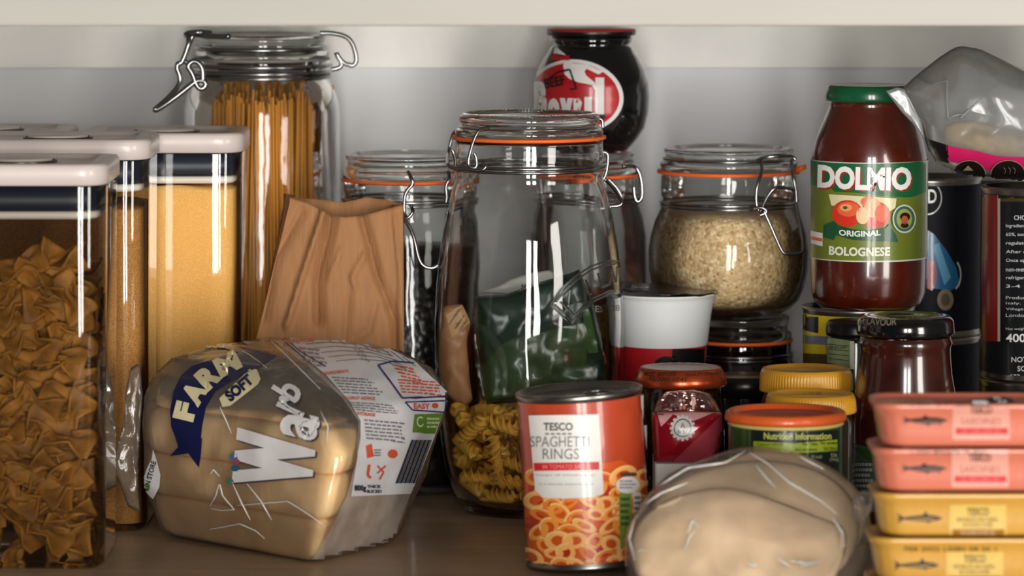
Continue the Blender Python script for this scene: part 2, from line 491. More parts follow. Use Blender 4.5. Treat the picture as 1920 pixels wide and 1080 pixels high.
# ================================================================== STORAGE CONTAINERS
LIDM = pm('pale_plastic_lid', (205, 193, 188), 0.35, var=0.03, coat=0.2)
NAVY = pm('navy_seal', (24, 30, 44), 0.4, var=0.1)
WHTR = pm('white_inner_ring', (222, 216, 204), 0.4, var=0.03)
def container(x1, y0, w_, dp, zt, label, wallm_=None, group='lidded storage containers on the left'):
    """x1 right side, y0 front, zt lid top"""
    cx, cy_ = x1 - w_ / 2, y0 + dp / 2; hx, hy = w_ / 2, dp / 2
    t = thing('storage_container', label, 'container', (cx, cy_, 0), group)
    b = MB(); zb = zt - 0.0135
    b.rings([rrect(cx, cy_, hx - .012, hy - .012, .008, 0.002), rrect(cx, cy_, hx - .007, hy - .007, .012, 0.0), rrect(cx, cy_, hx - .0045, hy - .0045, .014, 0.004),
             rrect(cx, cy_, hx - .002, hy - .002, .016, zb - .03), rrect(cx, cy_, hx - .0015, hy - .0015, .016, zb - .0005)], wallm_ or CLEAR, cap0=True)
    b.build('body', t)
    b = MB()
    b.rings([rrect(cx, cy_, hx - .003, hy - .003, .014, zb), rrect(cx, cy_, hx, hy, .016, zb + .001), rrect(cx, cy_, hx, hy, .016, zt - .002), rrect(cx, cy_, hx - .0015, hy - .0015, .015, zt),
             rrect(cx, cy_, hx - .012, hy - .012, .010, zt), rrect(cx, cy_, hx - .0135, hy - .0135, .009, zt - .002), rrect(cx, cy_, hx - .03, hy - .03, .008, zt - .002)], LIDM, cap0=True, cap1=True)
    lid = b.build('lid', t)
    b = MB(); b.lathe(cx, cy_, [(.020, zt - .0022), (.020, zt + .0004), (.018, zt + .001), (0, zt + .001)], LIDM, 48)
    b.torus(cx, cy_, zt - .0012, .0225, .0008, DWIRE, 40)
    b.build('push_button', lid)
    b = MB()
    b.rings([rrect(cx, cy_, hx - .0065, hy - .0065, .012, zb - .001), rrect(cx, cy_, hx - .0062, hy - .0062, .012, zb - .014), rrect(cx, cy_, hx - .008, hy - .008, .012, zb - .0155)], NAVY, cap0=True, cap1=True)
    b.build('seal', t)
    b = MB()
    b.rings([rrect(cx, cy_, hx - .008, hy - .008, .012, zb - .016), rrect(cx, cy_, hx - .0055, hy - .0055, .012, zb - .0165), rrect(cx, cy_, hx - .0055, hy - .0055, .012, zb - .0195), rrect(cx, cy_, hx - .008, hy - .008, .012, zb - .021)], WHTR, cap0=True, cap1=True)
    b.build('plug_rim', t)
    return cx, cy_, hx, hy
zt1 = Zp(308, 1.80)
c1 = container(Xp(200, 1.80) + .001, 1.795, .118, .112, zt1, 'tall clear container of bow-tie pasta with a pale lid, front left', thin('shade_tinted_wall', (0.80, 0.79, 0.76), edge=0.4, gloss=1.3, rough=0.03))  # clear wall tinted darker; stands in for the shade on its contents
c2 = container(Xp(284, 1.96), 1.955, .13, .10, Zp(262, 1.96), 'clear pale-lidded container, second in the row, between the bow-tie pasta and couscous containers')
c3 = container(Xp(458, 2.08), 2.075, .112, .10, Zp(250, 2.08), 'clear pale-lidded container of golden couscous beside the spaghetti jar')
c4 = container(c3[0] - c3[2] - .008, 2.075, .115, .10, Zp(246, 2.08), 'rearmost pale-lidded container at the far left edge, mostly hidden')
COUS = grain('golden_couscous', [(214, 164, 84), (232, 184, 104), (222, 172, 92), (240, 200, 124)], 2200, 0.7, 0.35)
AMB = grain('brown_sugar_grains', [(130, 88, 38), (190, 136, 66), (160, 110, 50)], 1800, 0.6, 0.5)
def fill(c, z0, z1, m, name, label, cat, inset=.0058, seed=0):
    cx, cy_, hx, hy = c; b = MB(); rs = []
    for z in (z0, z0 + .001, z1 - .002):
        rs.append(rrect(cx, cy_, hx - inset - (0.003 if z == z0 else 0), hy - inset - (0.003 if z == z0 else 0), .011, z))
    for k in (0.0, .3, .6, .9):
        r = rrect(cx, cy_, (hx - inset) * (1 - k), (hy - inset) * (1 - k), .011 * (1 - k), z1)
        for p in r: p.z = z1 + .0035 * noise.noise(Vector((p.x * 30, p.y * 30, seed)))
        rs.append(r)
    b.rings(rs, m, cap0=True, cap1=True)
    return tag(b.build(name, loc=(cx, cy_, z0)), label, cat, kind='stuff')
fill(c3, .0045, Zp(352, 2.08), COUS, 'couscous', 'golden couscous filling the container beside the spaghetti jar', 'grain')
fill(c2, .0045, Zp(392, 1.96), AMB, 'polenta', 'amber grain filling the second container behind the bow-tie pasta', 'grain', seed=3)
# bow-tie pasta
FARF = pm('farfalle_pasta', (142, 94, 26), 0.65, var=0.5, vscale=60, bump=0.2, bscale=120)
def farfalle_mesh():
    b = MB()
    def fn(u, v):
        x = (u - .5) * .032; y0 = (v - .5)
        pinch = 0.35 + 0.65 * min(1, abs(u - .5) * 3.2)
        y = y0 * .022 * pinch + (0.0009 * math.sin(v * 40) if u in (0, 1) else 0)
        z = .0035 * math.cos(v * 4 * PI) * (1 - min(1, abs(u - .5) * 3)) + .002 * math.sin(u * 7 + v * 3)
        return Vector((x, y, z))
    b.grid(fn, 14, 12, FARF)
    return b
fb = farfalle_mesh(); fo = fb.build('bow_tie_pasta', loc=(0, 0, 0)); sd = fo.modifiers.new('thick', 'SOLIDIFY'); sd.thickness = .0014; sd.offset = 0
rnd = random.Random(4); cx, cy_, hx, hy = c1; placed = []
ztopf = .190
tries = 0
while len(placed) < 240 and tries < 9000:
    tries += 1
    z = rnd.uniform(.012, ztopf)
    if rnd.random() < .68: x = rnd.uniform(cx - hx + .023, cx + hx - .0245); y = cy_ - hy + rnd.uniform(.0215, .032)
    else: x = cx + hx - rnd.uniform(.0225, .032); y = rnd.uniform(cy_ - hy + .022, cy_ + hy - .024)
    if x < Xp(-120, 1.82): continue
    if z > ztopf - .02 and noise.noise(Vector((x * 25, y * 25, 3))) < 0: continue
    if any((x - q[0]) ** 2 + (y - q[1]) ** 2 + (z - q[2]) ** 2 < .0112 ** 2 for q in placed): continue
    placed.append((x, y, z))
for i, p in enumerate(placed):
    o = fo if i == 0 else fo.copy()
    if i: C.objects.link(o)
    o.location = p; o.rotation_euler = (rnd.uniform(-1.0, 1.0) + PI / 2 * (rnd.random() < .7), rnd.uniform(-1, 1), rnd.uniform(-.5, .5))
    tag(o, 'golden brown bow-tie pasta piece inside the front left container', 'pasta', 'bow-tie pasta in the front left container')

# ================================================================== CLIP JARS
def helix_circle(cx, cy_, z, r, a0, a1, n=40): return [(cx + r * math.cos(a0 + (a1 - a0) * i / n), cy_ + r * math.sin(a0 + (a1 - a0) * i / n), z) for i in range(n + 1)]
def clip_jar(name, label, cpx, d, body, lid, zseal, rseal, gm, lm, z0=0.0, th=.003, seed=0, rub=RUB, group=None, wire_z=None, wr=.0011, refr=True, jar_bump=True):
    """body, lid: lists of (radius, z) from bottom to top"""
    cx = Xp(cpx, d); t = thing(name, label, 'jar', (cx, d, z0), group)
    b = MB()
    zb = body[0][1]
    if refr:
        outer = [(0, zb + .002), (body[0][0] * .8, zb + .0015)] + body
        inner = [(max(r - th, .001), max(z, zb + .0055)) for r, z in body[::-1]]
        inner[0] = (body[-1][0] - th, body[-1][1])
        b.lathe(cx, d, outer + inner + [(0, zb + .005)], gm, 128)
    else:
        b.lathe(cx, d, [(0, zb + .001)] + body, gm, 96)
    bo = b.build('glass_body', t)
    l = MB()
    if refr or True:
        top = lid[-1][1]
        outer = lid + [(lid[-1][0] - .002, top + .001), (lid[-1][0] - .004, top - .001), (0, top - .0015)]
        inn = [(lid[0][0] * .86, lid[0][1] - .004), (lid[0][0] * .83, lid[0][1] + .002), (lid[-1][0] * .8, top - .0055), (0, top - .005)]
        l.lathe(cx, d, [(lid[0][0] * .9, lid[0][1] - .004)] + outer, lm, 96)
        l.lathe(cx, d, [(lid[0][0] * .9, lid[0][1] - .004)] + inn, lm, 96)
    l.build('glass_lid', t)
    s_ = MB()
    s_.lathe(cx, d, [(rseal - .008, zseal - .0011), (rseal - .0004, zseal - .0011), (rseal, zseal), (rseal - .0004, zseal + .0011), (rseal - .008, zseal + .0011)], rub, 96, close=True)
    s_.build('rubber_seal', t)
    if wire_z:
        wz, wrad = wire_z
        n_ = MB(); n_.torus(cx, d, wz, wrad, wr, WIRE); n_.torus(cx, d, wz - wr * 2.1, wrad + .0001, wr * .8, WIRE)
        n_.build('neck_wire', t)
    return t, b, cx
def wires(parent, name, lines, r=.0011, m=WIRE):
    b = MB()
    for ln in lines:
        pts = chaikin([at(*p) for p in ln], 2, False)
        b.tube(pts, r, m, 8)
    return b.build(name, parent)

# ---- tall spaghetti jar
d = 2.235; cpx = 493
P_ = lambda hw, y: (R(hw, d), Zp(y, d))
body = [(R(118, d), .0015), (R(132, d), .004), (R(143, d), .012)] + [(R(147, d), .05), (R(147, d), .12), (R(147, d), .2)] + [P_(145, 205), P_(140, 180), P_(131, 160), P_(122, 146), P_(124, 138), P_(127, 130), P_(127, 118), P_(128, 112)]
lid = [P_(127, 108), P_(127, 98), P_(119, 93), P_(116, 82), P_(119, 76), P_(119, 66)]
t, jb, jx = clip_jar('clip_top_jar', 'tall clip-top glass jar of spaghetti at the back left, lever clasp open', cpx, d, body, lid, Zp(110, d), R(128, d), JARG, LIDG,
         rub=pm('grey_rubber', (120, 118, 110), .5), wire_z=(Zp(134, d), R(128, d)), wr=.0016, refr=False)
b = MB(); b.torus(jx, d, Zp(90, d), R(121, d), .0016, WIRE); b.torus(jx, d, Zp(122, d), R(129.5, d), .0014, WIRE); b.build('lid_wire', t)
wires(t, 'clasp', [[(395, 62, 2.17), (370, 60, 2.16), (345, 63, 2.17), (356, 72, 2.16), (350, 95, 2.16), (340, 120, 2.16), (334, 118, 2.16), (331, 128, 2.16), (337, 140, 2.16), (338, 158, 2.16), (318, 182, 2.155), (292, 204, 2.15), (289, 207, 2.15), (297, 205, 2.15), (330, 182, 2.15), (362, 156, 2.15), (372, 150, 2.15), (385, 152, 2.15), (386, 162, 2.15), (376, 168, 2.15), (368, 160, 2.15), (360, 135, 2.15), (350, 124, 2.15), (362, 113, 2.15), (373, 118, 2.15), (380, 128, 2.15), (380, 150, 2.15)],
                   [(360, 64, 2.17), (395, 68, 2.155), (430, 68, 2.14)], [(350, 95, 2.17), (357, 75, 2.17), (362, 66, 2.17)], [(337, 120, 2.165), (345, 112, 2.165), (352, 120, 2.165)]], r=.0019)
wires(t, 'hinge', [[(600, 62, 2.2), (625, 62, 2.2), (650, 68, 2.2), (662, 82, 2.2), (668, 105, 2.2), (668, 118, 2.2), (660, 124, 2.2), (652, 120, 2.2)], [(622, 130, 2.2), (636, 128, 2.2), (642, 120, 2.2), (635, 110, 2.2), (628, 95, 2.2), (640, 115, 2.2), (652, 122, 2.2)]], r=.0017)
SPAG = pm('spaghetti', (214, 146, 60), 0.5, var=0.25, vscale=60, stretch=(1, 1, .05), coat=0.2)
b = MB(); rnd = random.Random(2); rj = R(134, d)
for i in range(480):
    a = rnd.uniform(0, 2 * PI); rr = rj * (rnd.random() ** .4 if i > 180 else rnd.uniform(.93, 1)); a2 = a + rnd.uniform(-.16, .16); r2 = min(rj, rr * rnd.uniform(.94, 1.04))
    frnt = math.sin(a) < 0
    zt_ = Zp(184 + rnd.gauss(0, 5) - (14 if rnd.random() < .12 else 0), d) if frnt else Zp(164 + rnd.gauss(0, 9), d)
    c_ = SPAG
    p0 = Vector((jx + rr * math.cos(a), d + rr * math.sin(a), .004)); p1 = Vector((jx + r2 * math.cos(a2), d + r2 * math.sin(a2), zt_))
    b.tube([p0, p0.lerp(p1, .5), p1], .00105, c_, 6)
tag(b.build('spaghetti', loc=(jx, d, .004)), 'long dry spaghetti strands standing in the tall clip-top jar', 'pasta', kind='stuff')

# ---- left rear jar (behind the paper bag)
d = 2.16; cpx = 764
P_ = lambda hw, y: (R(hw, d), Zp(y, d))
body = [(R(100, d), .0015), (R(118, d), .006), (R(128, d), .02), (R(130, d), .06), (R(130, d), .1), P_(128, 450), P_(122, 415), P_(116, 395), P_(118, 385), P_(119, 372), P_(116, 365), P_(119, 355), P_(119, 342)]
lid = [P_(121, 330), P_(121, 318), P_(112, 312), P_(110, 300), P_(115, 296), P_(115, 291)]
t, jb, jx = clip_jar('clip_top_jar', 'dark-filled clip-top jar with orange seal standing behind the brown paper bag', cpx, d, body, lid, Zp(336, d), R(123, d), JARG, LIDG, wire_z=(Zp(372, d), R(120, d)), wr=.0013, refr=False)
wires(t, 'clasp', [[(765, 322, 2.085), (772, 335, 2.08), (775, 345, 2.08), (762, 358, 2.08), (758, 372, 2.08), (757, 398, 2.08), (762, 410, 2.078), (770, 405, 2.078), (775, 395, 2.078), (770, 385, 2.075)],
                   [(840, 322, 2.085), (843, 335, 2.08), (835, 350, 2.08), (838, 368, 2.08), (836, 380, 2.08)],
                   [(758, 410, 2.075), (776, 440, 2.072), (785, 490, 2.07), (800, 503, 2.07), (820, 502, 2.07), (838, 470, 2.07), (838, 400, 2.075)]], r=.0013)
BEAN = grain('black_beans', [(14, 12, 11), (30, 24, 20), (20, 17, 15)], 180, 0.35, 1.0)
b = MB(); b.lathe(jx, d, [(0, .007), (R(112, d), .008), (R(124, d), .02), (R(125.5, d), .06), (R(125.5, d), .1), (R(122, d), Zp(462, d)), (0, Zp(455, d))], BEAN, 64)
tag(b.build('black_beans', loc=(jx, d, .007)), 'dark beans filling the jar behind the brown paper bag', 'beans', kind='stuff')

# ---- small jar under the red-oval jar
d = 2.205; cpx = 1102
P_ = lambda hw, y: (R(hw, d), Zp(y, d))
body = [(R(85, d), .0015), (R(100, d), .006), (R(108, d), .02), (R(110, d), .06), (R(110, d), .1), P_(108, 440), P_(102, 405), P_(95, 385), P_(95, 372), P_(98, 365), P_(98, 350), P_(97, 332)]
lid = [P_(98, 322), P_(97, 312), P_(88, 307), P_(84, 296), P_(86, 288)]
t, jb, jx = clip_jar('clip_top_jar', 'empty-looking clip-top jar holding up the dark round jar with the red oval', cpx, d, body, lid, Zp(327, d), R(100, d), JARG, LIDG, wire_z=(Zp(368, d), R(99, d)), wr=.0012, refr=False)
wires(t, 'clasp', [[(1168, 312, 2.12), (1190, 310, 2.13), (1200, 325, 2.13), (1204, 350, 2.13), (1204, 372, 2.13), (1196, 380, 2.13), (1190, 372, 2.13), (1188, 350, 2.13)],
                   [(1142, 388, 2.12), (1160, 384, 2.12), (1168, 378, 2.12), (1160, 355, 2.12), (1140, 335, 2.12)]], r=.0013)
tag(MB().lathe(jx, d, [(0, .008), (R(98, d), .01), (R(104, d), .02), (R(105, d), .06), (R(104, d), Zp(545, d)), (0, Zp(540, d))], grain('red_lentils', [(120, 60, 30), (170, 90, 50), (140, 70, 36)], 400), 64).build('lentils', loc=(jx, d, .008)), 'reddish lentils in the jar under the dark round jar', 'lentils', kind='stuff')
zs_small = Zp(288, d)

# ---- jar under the rice jar
d = 2.17; cpx = 1390
P_ = lambda hw, y: (R(hw, d), Zp(y, d))
zst = Zp(591, d)
body = [(R(85, d), .0015), (R(102, d), .006), (R(108, d), .02), (R(108, d), .06), P_(106, 700), P_(100, 680), P_(92, 668), P_(94, 660), P_(94, 645), P_(93, 641)]
lid = [P_(94, 632), P_(94, 622), P_(86, 616), P_(88, 604), P_(90, 597), P_(90, 593)]
DARKG = thin('dark_jar_glass', (0.5, 0.5, 0.48), edge=0.15, gloss=1.6, rough=0.03, bump=.1)
t, jb, jx2 = clip_jar('clip_top_jar', 'dark clip-top jar with orange seal carrying the rice jar on its lid', cpx, d, body, lid, Zp(637, d), R(97, d), DARKG, glass('smoky_lid_glass', (.5, .5, .48)), wire_z=(Zp(662, d), R(95, d)), wr=.0012, refr=False)
tag(MB().lathe(jx2, d, [(0, .008), (R(98, d), .01), (R(103, d), .02), (R(103, d), .06), (R(95, d), Zp(690, d)), (R(88, d), Zp(650, d)), (0, Zp(650, d))], pm('dark_coffee', (26, 18, 14), .6, bump=.6, bscale=300), 64).build('coffee', loc=(jx2, d, .008)), 'dark coffee filling the jar under the rice jar', 'coffee', kind='stuff')

# ---- rice jar
cpx = 1365
P_ = lambda hw, y: (R(hw, d), Zp(y, d))
body = [(R(78, d), zst + .0008), (R(100, d), zst + .002), (R(118, d), zst + .006), P_(133, 560), P_(143, 535), P_(148, 505), P_(149, 470), P_(145, 440), P_(137, 412), P_(128, 393), P_(124, 383), P_(124, 370), P_(126, 366), P_(127, 350), P_(126, 330)]
lid = [P_(128, 312), P_(128, 302), P_(119, 298), P_(118, 288), P_(121, 283), P_(121, 279)]
t, jb, jx = clip_jar('clip_top_jar', 'squat clip-top jar of brown rice with orange seal, stacked on a darker jar', cpx, d, body, lid, Zp(321, d), R(134, d), JARG, LIDG, z0=zst, wire_z=(Zp(378, d), R(126, d)), wr=.0012, refr=False)
b = MB(); b.torus(jx, d, Zp(297, d), R(121, d), .001, WIRE); b.build('lid_wire', t)
b = MB(); b.add([at(1492, 312, 2.15), at(1512, 308, 2.15), at(1512, 317, 2.15), at(1492, 326, 2.15), at(1492, 312, 2.153), at(1512, 308, 2.153), at(1512, 317, 2.153), at(1492, 326, 2.153)], [[0, 1, 2, 3], [7, 6, 5, 4], [0, 4, 5, 1], [1, 5, 6, 2], [2, 6, 7, 3], [3, 7, 4, 0]], RUB); b.build('seal_tab', t)
wires(t, 'clasp', [[(1420, 300, 2.115), (1432, 295, 2.110), (1460, 293, 2.110), (1485, 292, 2.115), (1492, 300, 2.115)],
                   [(1426, 300, 2.115), (1430, 320, 2.105), (1420, 345, 2.100), (1417, 372, 2.100), (1420, 392, 2.100), (1430, 402, 2.100)],
                   [(1484, 300, 2.120), (1486, 330, 2.110), (1492, 352, 2.110), (1494, 380, 2.110)],
                   [(1425, 398, 2.098), (1440, 365, 2.096), (1455, 350, 2.096), (1470, 352, 2.100), (1490, 356, 2.105)],
                   [(1432, 395, 2.096), (1448, 430, 2.095), (1466, 472, 2.095), (1474, 477, 2.095), (1500, 476, 2.098), (1508, 470, 2.100), (1500, 420, 2.105), (1492, 380, 2.110)],
                   [(1412, 392, 2.097), (1430, 388, 2.096), (1440, 398, 2.096), (1425, 404, 2.096)]], r=.0012)
RICE = grain('brown_rice', [(170, 138, 92), (226, 200, 156), (196, 164, 116), (240, 220, 184)], 420, 0.6, 1.0)
ins = R(4.5, d)
rp_ = [(0, zst + .006), (R(104, d), zst + .0065)] + [(r - ins, z) for r, z in [P_(133, 560), P_(143, 535), P_(148, 505), P_(149, 470), P_(145, 440), P_(137, 412)]] + [(R(128, d), Zp(402, d)), (0, Zp(397, d))]
tag(MB().lathe(jx, d, rp_, RICE, 96).build('brown_rice', loc=(jx, d, zst + .006)), 'beige brown rice grains filling the squat clip-top jar', 'rice', kind='stuff')

# ---- the big empty-topped preserving jar in the middle
d = 2.06; cpx = 992
P_ = lambda hw, y: (R(hw, d), Zp(y, d))
body = [(R(100, d), .0012), (R(122, d), .0005), (R(126, d), .003), (R(126, d), .005), (R(135, d), .009), (R(145, d), .016), P_(157, 880), P_(164, 840), P_(171, 780), P_(175, 720), P_(177, 660), P_(177, 600), P_(175, 550), P_(171, 500), P_(164, 450), P_(156, 405), P_(149, 375), P_(143, 352), P_(139, 338), P_(138, 328), P_(141, 322), P_(139, 316), P_(138, 300), P_(140, 290), P_(138, 280), P_(138, 268), P_(139, 262)]
lid = [P_(138, 252), P_(139, 246), P_(136, 240), P_(128, 236), P_(127, 231), P_(132, 226), P_(132, 218), P_(128, 214)]
hero, heroB, hx_ = clip_jar('preserving_jar', 'large clear clip-top preserving jar with embossed lettering, centre of the shelf', cpx, d, body, lid, Zp(257, d), R(144, d), HERO, LIDG, th=.0026, wire_z=(Zp(308, d), R(142, d)), wr=.0013, refr=True)
b = MB()
for k in range(120):
    a = 2 * PI * k / 120; rr = R(121, d)
    b.box((hx_ + rr * math.cos(a) - .0006, d + rr * math.sin(a) - .0006, Zp(214, d) - .001), (hx_ + rr * math.cos(a) + .0006, d + rr * math.sin(a) + .0006, Zp(214, d) + .0012), LIDG)
b.build('knurled_rim', hero)
wires(hero, 'clasp', [[(872, 240, 2.085), (852, 245, 2.082), (846, 262, 2.080), (840, 290, 2.080), (838, 308, 2.018), (848, 316, 2.015), (856, 308, 2.015), (850, 286, 2.013), (848, 282, 2.013)],
                      [(918, 240, 2.015), (898, 242, 2.010), (888, 262, 2.008), (880, 290, 2.006), (877, 308, 2.006), (884, 316, 2.005), (895, 314, 2.005), (892, 292, 2.005), (889, 288, 2.005)],
                      [(845, 314, 2.012), (870, 317, 2.004), (905, 320, 2.000), (912, 312, 2.000), (905, 305, 2.002)]], r=.0012)
b = MB(); zl = Zp(238, d)
b.torus(hx_, d, zl, R(130, d), .0009, WIRE); b.build('lid_wire', hero)
wires(hero, 'hinge', [[(1120, 222, 2.090), (1130, 224, 2.090), (1130, 240, 2.090)], [(1128, 285, 2.080), (1140, 286, 2.080), (1140, 305, 2.080), (1136, 330, 2.080), (1128, 340, 2.080)],
                      [(1134, 336, 2.080), (1150, 352, 2.085), (1168, 378, 2.090), (1163, 386, 2.090), (1146, 387, 2.090)]], r=.0012)
# embossed shield with lettering, standing proud of the glass
A = Art(heroB, None, eps=.0009); EMB = glass('embossed_glass', (.5, .52, .5))
b = MB()
def emb(pts, r=.0007, n=30): 
    q = A.project(pts, 1, n)
    if len(q) > 2: b.tube(q, r, EMB, 8)
emb([(1034, 572), (1050, 545), (1075, 520), (1105, 500), (1130, 491), (1150, 489), (1163, 493), (1167, 505)], .0007, 50)
emb([(1034, 572), (1070, 608)], .0007)
emb([(1070, 608), (1090, 583), (1115, 563), (1140, 552), (1160, 548)], .0007, 40)
emb([(1040, 571), (1070, 600), (1088, 578), (1113, 558), (1140, 547), (1160, 544)], .0007, 60)
emb([(1042, 566), (1056, 548), (1080, 524), (1108, 506), (1132, 497), (1152, 495)], .0007, 50)
emb([(1052, 566), (1075, 590)]); emb([(1068, 543), (1064, 576)]); emb([(1064, 570), (1095, 564)])
emb([(1096, 524), (1106, 552)], .0007); emb([(1119, 512), (1126, 540), (1141, 533)], .0007)
emb([(1142, 532), (1144, 503), (1153, 529), (1154, 500)], .0007, 50)
emb([(1160, 503), (1160, 527)], .0007)
A2 = Art(heroB, b, eps=.0005, step=4); A2.text('EST 18', 1138, 578, 46, 12, EMB, bold=.02, rot=-3)
b.build('embossed_lettering', hero)
# fusilli in the jar
FUS = pm('fusilli_pasta', (236, 178, 64), 0.5, var=0.12, vscale=80, coat=0.15, sss=0.15)
def fusilli():
    b = MB(); n = 18; L_ = .034; rs = []
    for i in range(41):
        t_ = i / 40; tw = t_ * 2 * PI * 2.1; ring_ = []
        for j in range(n):
            a = 2 * PI * j / n
            r_ = .0016 + .0040 * max(0, math.cos(1.5 * a)) ** 2 if False else .0015 + .0042 * (0.5 + 0.5 * math.cos(3 * a)) ** 1.6
            ring_.append(Vector((r_ * math.cos(a + tw), r_ * math.sin(a + tw), (t_ - .5) * L_)))
        rs.append(ring_)
    b.rings(rs, FUS, cap0=True, cap1=True); return b
fz = fusilli().build('fusilli_piece', loc=(0, 0, 0)); rnd = random.Random(11); segs = []
def segd(a, b_):
    return min((p - q).length for p in a for q in b_)
prof = [(.045, .009), (.049, .016), (.053, .025), (.056, .04), (.058, .06), (.059, .09)]
def rin(z):
    for (r0, z0_), (r1, z1_) in zip(prof, prof[1:]):
        if z <= z1_: return r0 + (r1 - r0) * max(0, (z - z0_)) / (z1_ - z0_)
    return prof[-1][0]
tries = 0
while len(segs) < 180 and tries < 16000:
    tries += 1
    z = rnd.uniform(.013, .070); a = rnd.uniform(0, 2 * PI); rr = rin(z) * (1 - .9 * rnd.random() ** 1.8)
    c_ = Vector((hx_ + rr * math.cos(a), d + rr * math.sin(a), z))
    dr = Vector((rnd.gauss(0, 1), rnd.gauss(0, 1), rnd.gauss(0, .45))).normalized()
    pts = [c_ + dr * k for k in (-.013, -.0065, 0, .0065, .013)]
    if any(p.z < .0115 or p.z > .075 or math.hypot(p.x - hx_, p.y - d) > rin(p.z) - .0045 for p in [c_ - dr * .0165, c_ + dr * .0165] + pts): continue
    if any(segd(pts, q) < .0068 for q in segs): continue
    segs.append(pts)
    o = fz if len(segs) == 1 else fz.copy()
    if len(segs) > 1: C.objects.link(o)
    o.location = c_; o.rotation_mode = 'QUATERNION'; o.rotation_quaternion = dr.to_track_quat('Z', 'Y') @ Matrix.Rotation(rnd.uniform(0, 6), 3, 'Z').to_quaternion()
    tag(o, 'golden spiral fusilli piece in the bottom of the large preserving jar', 'pasta', 'fusilli in the large preserving jar')
print('FUSILLI', len(segs), 'FARFALLE', len(placed))
# packets in the jar
GREEN = pm('dark_green_foil', (14, 42, 27), 0.38, var=0.2, vscale=25, coat=0.4, bump=.12, bscale=45)
GREEN2 = pm('mid_green_print', (46, 72, 34), 0.4, var=0.15, coat=0.4)
PWHITE = pm('white_packet_film', (190, 190, 180), 0.4, var=0.05, coat=0.3)
t = thing('green_packet', 'crumpled dark green food packet with a white torn top inside the large jar', 'packet', at(1010, 740, 2.045))
b = MB()
pillow(b, [(888, 556), (950, 552), (1008, 530), (1070, 512), (1085, 505), (1110, 560), (1128, 640), (1135, 720), (1120, 745), (1000, 752), (912, 758), (905, 700), (893, 640)], 2.045, .009, GREEN, amp=.004, nscale=45, seed=3, smooth=0, pw=.35)
A = Art(b, b, eps=.0004, step=6)
A.poly([(905, 690), (935, 650), (960, 636), (1062, 612), (1095, 606), (1106, 625), (1098, 668), (1094, 740), (930, 752), (912, 754)], GREEN2)
A.poly([(1092, 560), (1106, 590), (1120, 660), (1102, 662), (1092, 610)], ink((52, 84, 38)), 2)
b.build('foil', t)
b = MB(); pillow(b, [(893, 549), (930, 538), (960, 522), (995, 512), (1030, 507), (1038, 512), (1044, 535), (1010, 548), (975, 560), (950, 552), (920, 550)], 2.092, .002, PWHITE, amp=.001, seed=5, smooth=0, pw=.3)
A = Art(b, b, eps=.0003); A.text('NE', 983, 541, 16, 12, ink((30, 34, 40)), rot=-80, bold=.02); b.build('torn_top', t)
FILM = thin('crinkled_clear_film', (.97, .98, .97), edge=.8, gloss=1.3, base=.0, milk=(190, 190, 185), milkfac=.02, rough=.09, bump=.35, bscale=30, stretch=(1, 1, .6))
b = MB(); pillow(b, [(884, 590), (893, 560), (1095, 558), (1118, 620), (1142, 680), (1120, 700), (1100, 752), (905, 766), (893, 700)], 2.085, .004, FILM, amp=.003, nscale=60, seed=8, smooth=0, pw=.3); b.build('clear_wrap', t)
BROWNP = pm('tan_packet_paper', (176, 128, 84), 0.55, var=0.1, coat=.25, bump=.3)
t = thing('tan_packet', 'folded tan packet with small black printing against the left of the large jar', 'packet', at(850, 740, 2.050))
b = MB(); pillow(b, [(825, 620), (832, 574), (866, 570), (884, 602), (876, 640), (880, 700), (886, 750), (868, 768), (838, 740), (824, 690)], 2.055, .006, BROWNP, amp=.004, nscale=50, seed=1, smooth=0)
A = Art(b, b, eps=.0004, quad=((838, 590), (866, 572), (882, 604), (848, 634)), step=6)
A.rect(0, 0, 1, 1, pm('tan_label', (214, 168, 120), .5), 1)
A = Art(b, b, eps=.0004, step=6)
A.text('Ingredients', 853, 594, 34, 7, ink((28, 22, 18)), 2, rot=-58, bold=.02); A.text('rapeseed oil', 862, 604, 30, 5, ink((28, 22, 18)), 2, rot=-58, bold=.02); A.text('wheat flour', 868, 610, 26, 4, ink((28, 22, 18)), 2, rot=-58, bold=.01)
b.build('paper', t)

# ================================================================== ROUND DARK JAR WITH RED OVAL
d = 2.205; cpx = 1108; zb_ = zs_small + .0012
P_ = lambda hw, y: (R(hw, d), Zp(y, d))
t = thing('spread_jar', 'round black jar of beef spread with red and white oval label, stacked near the shelf', 'jar', (Xp(cpx, d), d, zb_))
BLK = pm('black_jar_glass', (10, 11, 13), 0.06, var=0.05, coat=1.0)
prof_ = [(0, zb_), (R(62, d), zb_), (R(72, d), zb_ + .003), P_(88, 258), P_(100, 238), P_(107, 210), P_(109, 180), P_(107, 155), P_(100, 130), P_(88, 108), P_(80, 96), P_(76, 88), P_(70, 84), P_(76, 78), P_(77, 70), P_(72, 66)]
b = MB(); b.lathe(Xp(cpx, d), d, prof_, BLK, 128); base_b = b; b.build('glass_body', t)
lab = MB(); A = Art(base_b, lab, eps=.0003, step=4)
RED = ink((176, 20, 30)); WH = ink((222, 220, 216)); BK = ink((16, 16, 18))
A.ell(1080, 180, 89, 68, WH, 1, rot=.12, n=48); A.ell(1079, 180, 82, 61, RED, 2, rot=.12, n=48)
A.ell(1126, 190, 44, 58, BK, 0.5, rot=-.1)
A.poly([(1057, 125), (1058, 118), (1100, 122), (1130, 135), (1122, 140), (1100, 130), (1096, 135), (1100, 143), (1115, 155), (1118, 172), (1110, 160), (1085, 155), (1068, 148), (1060, 140)], WH, 3)
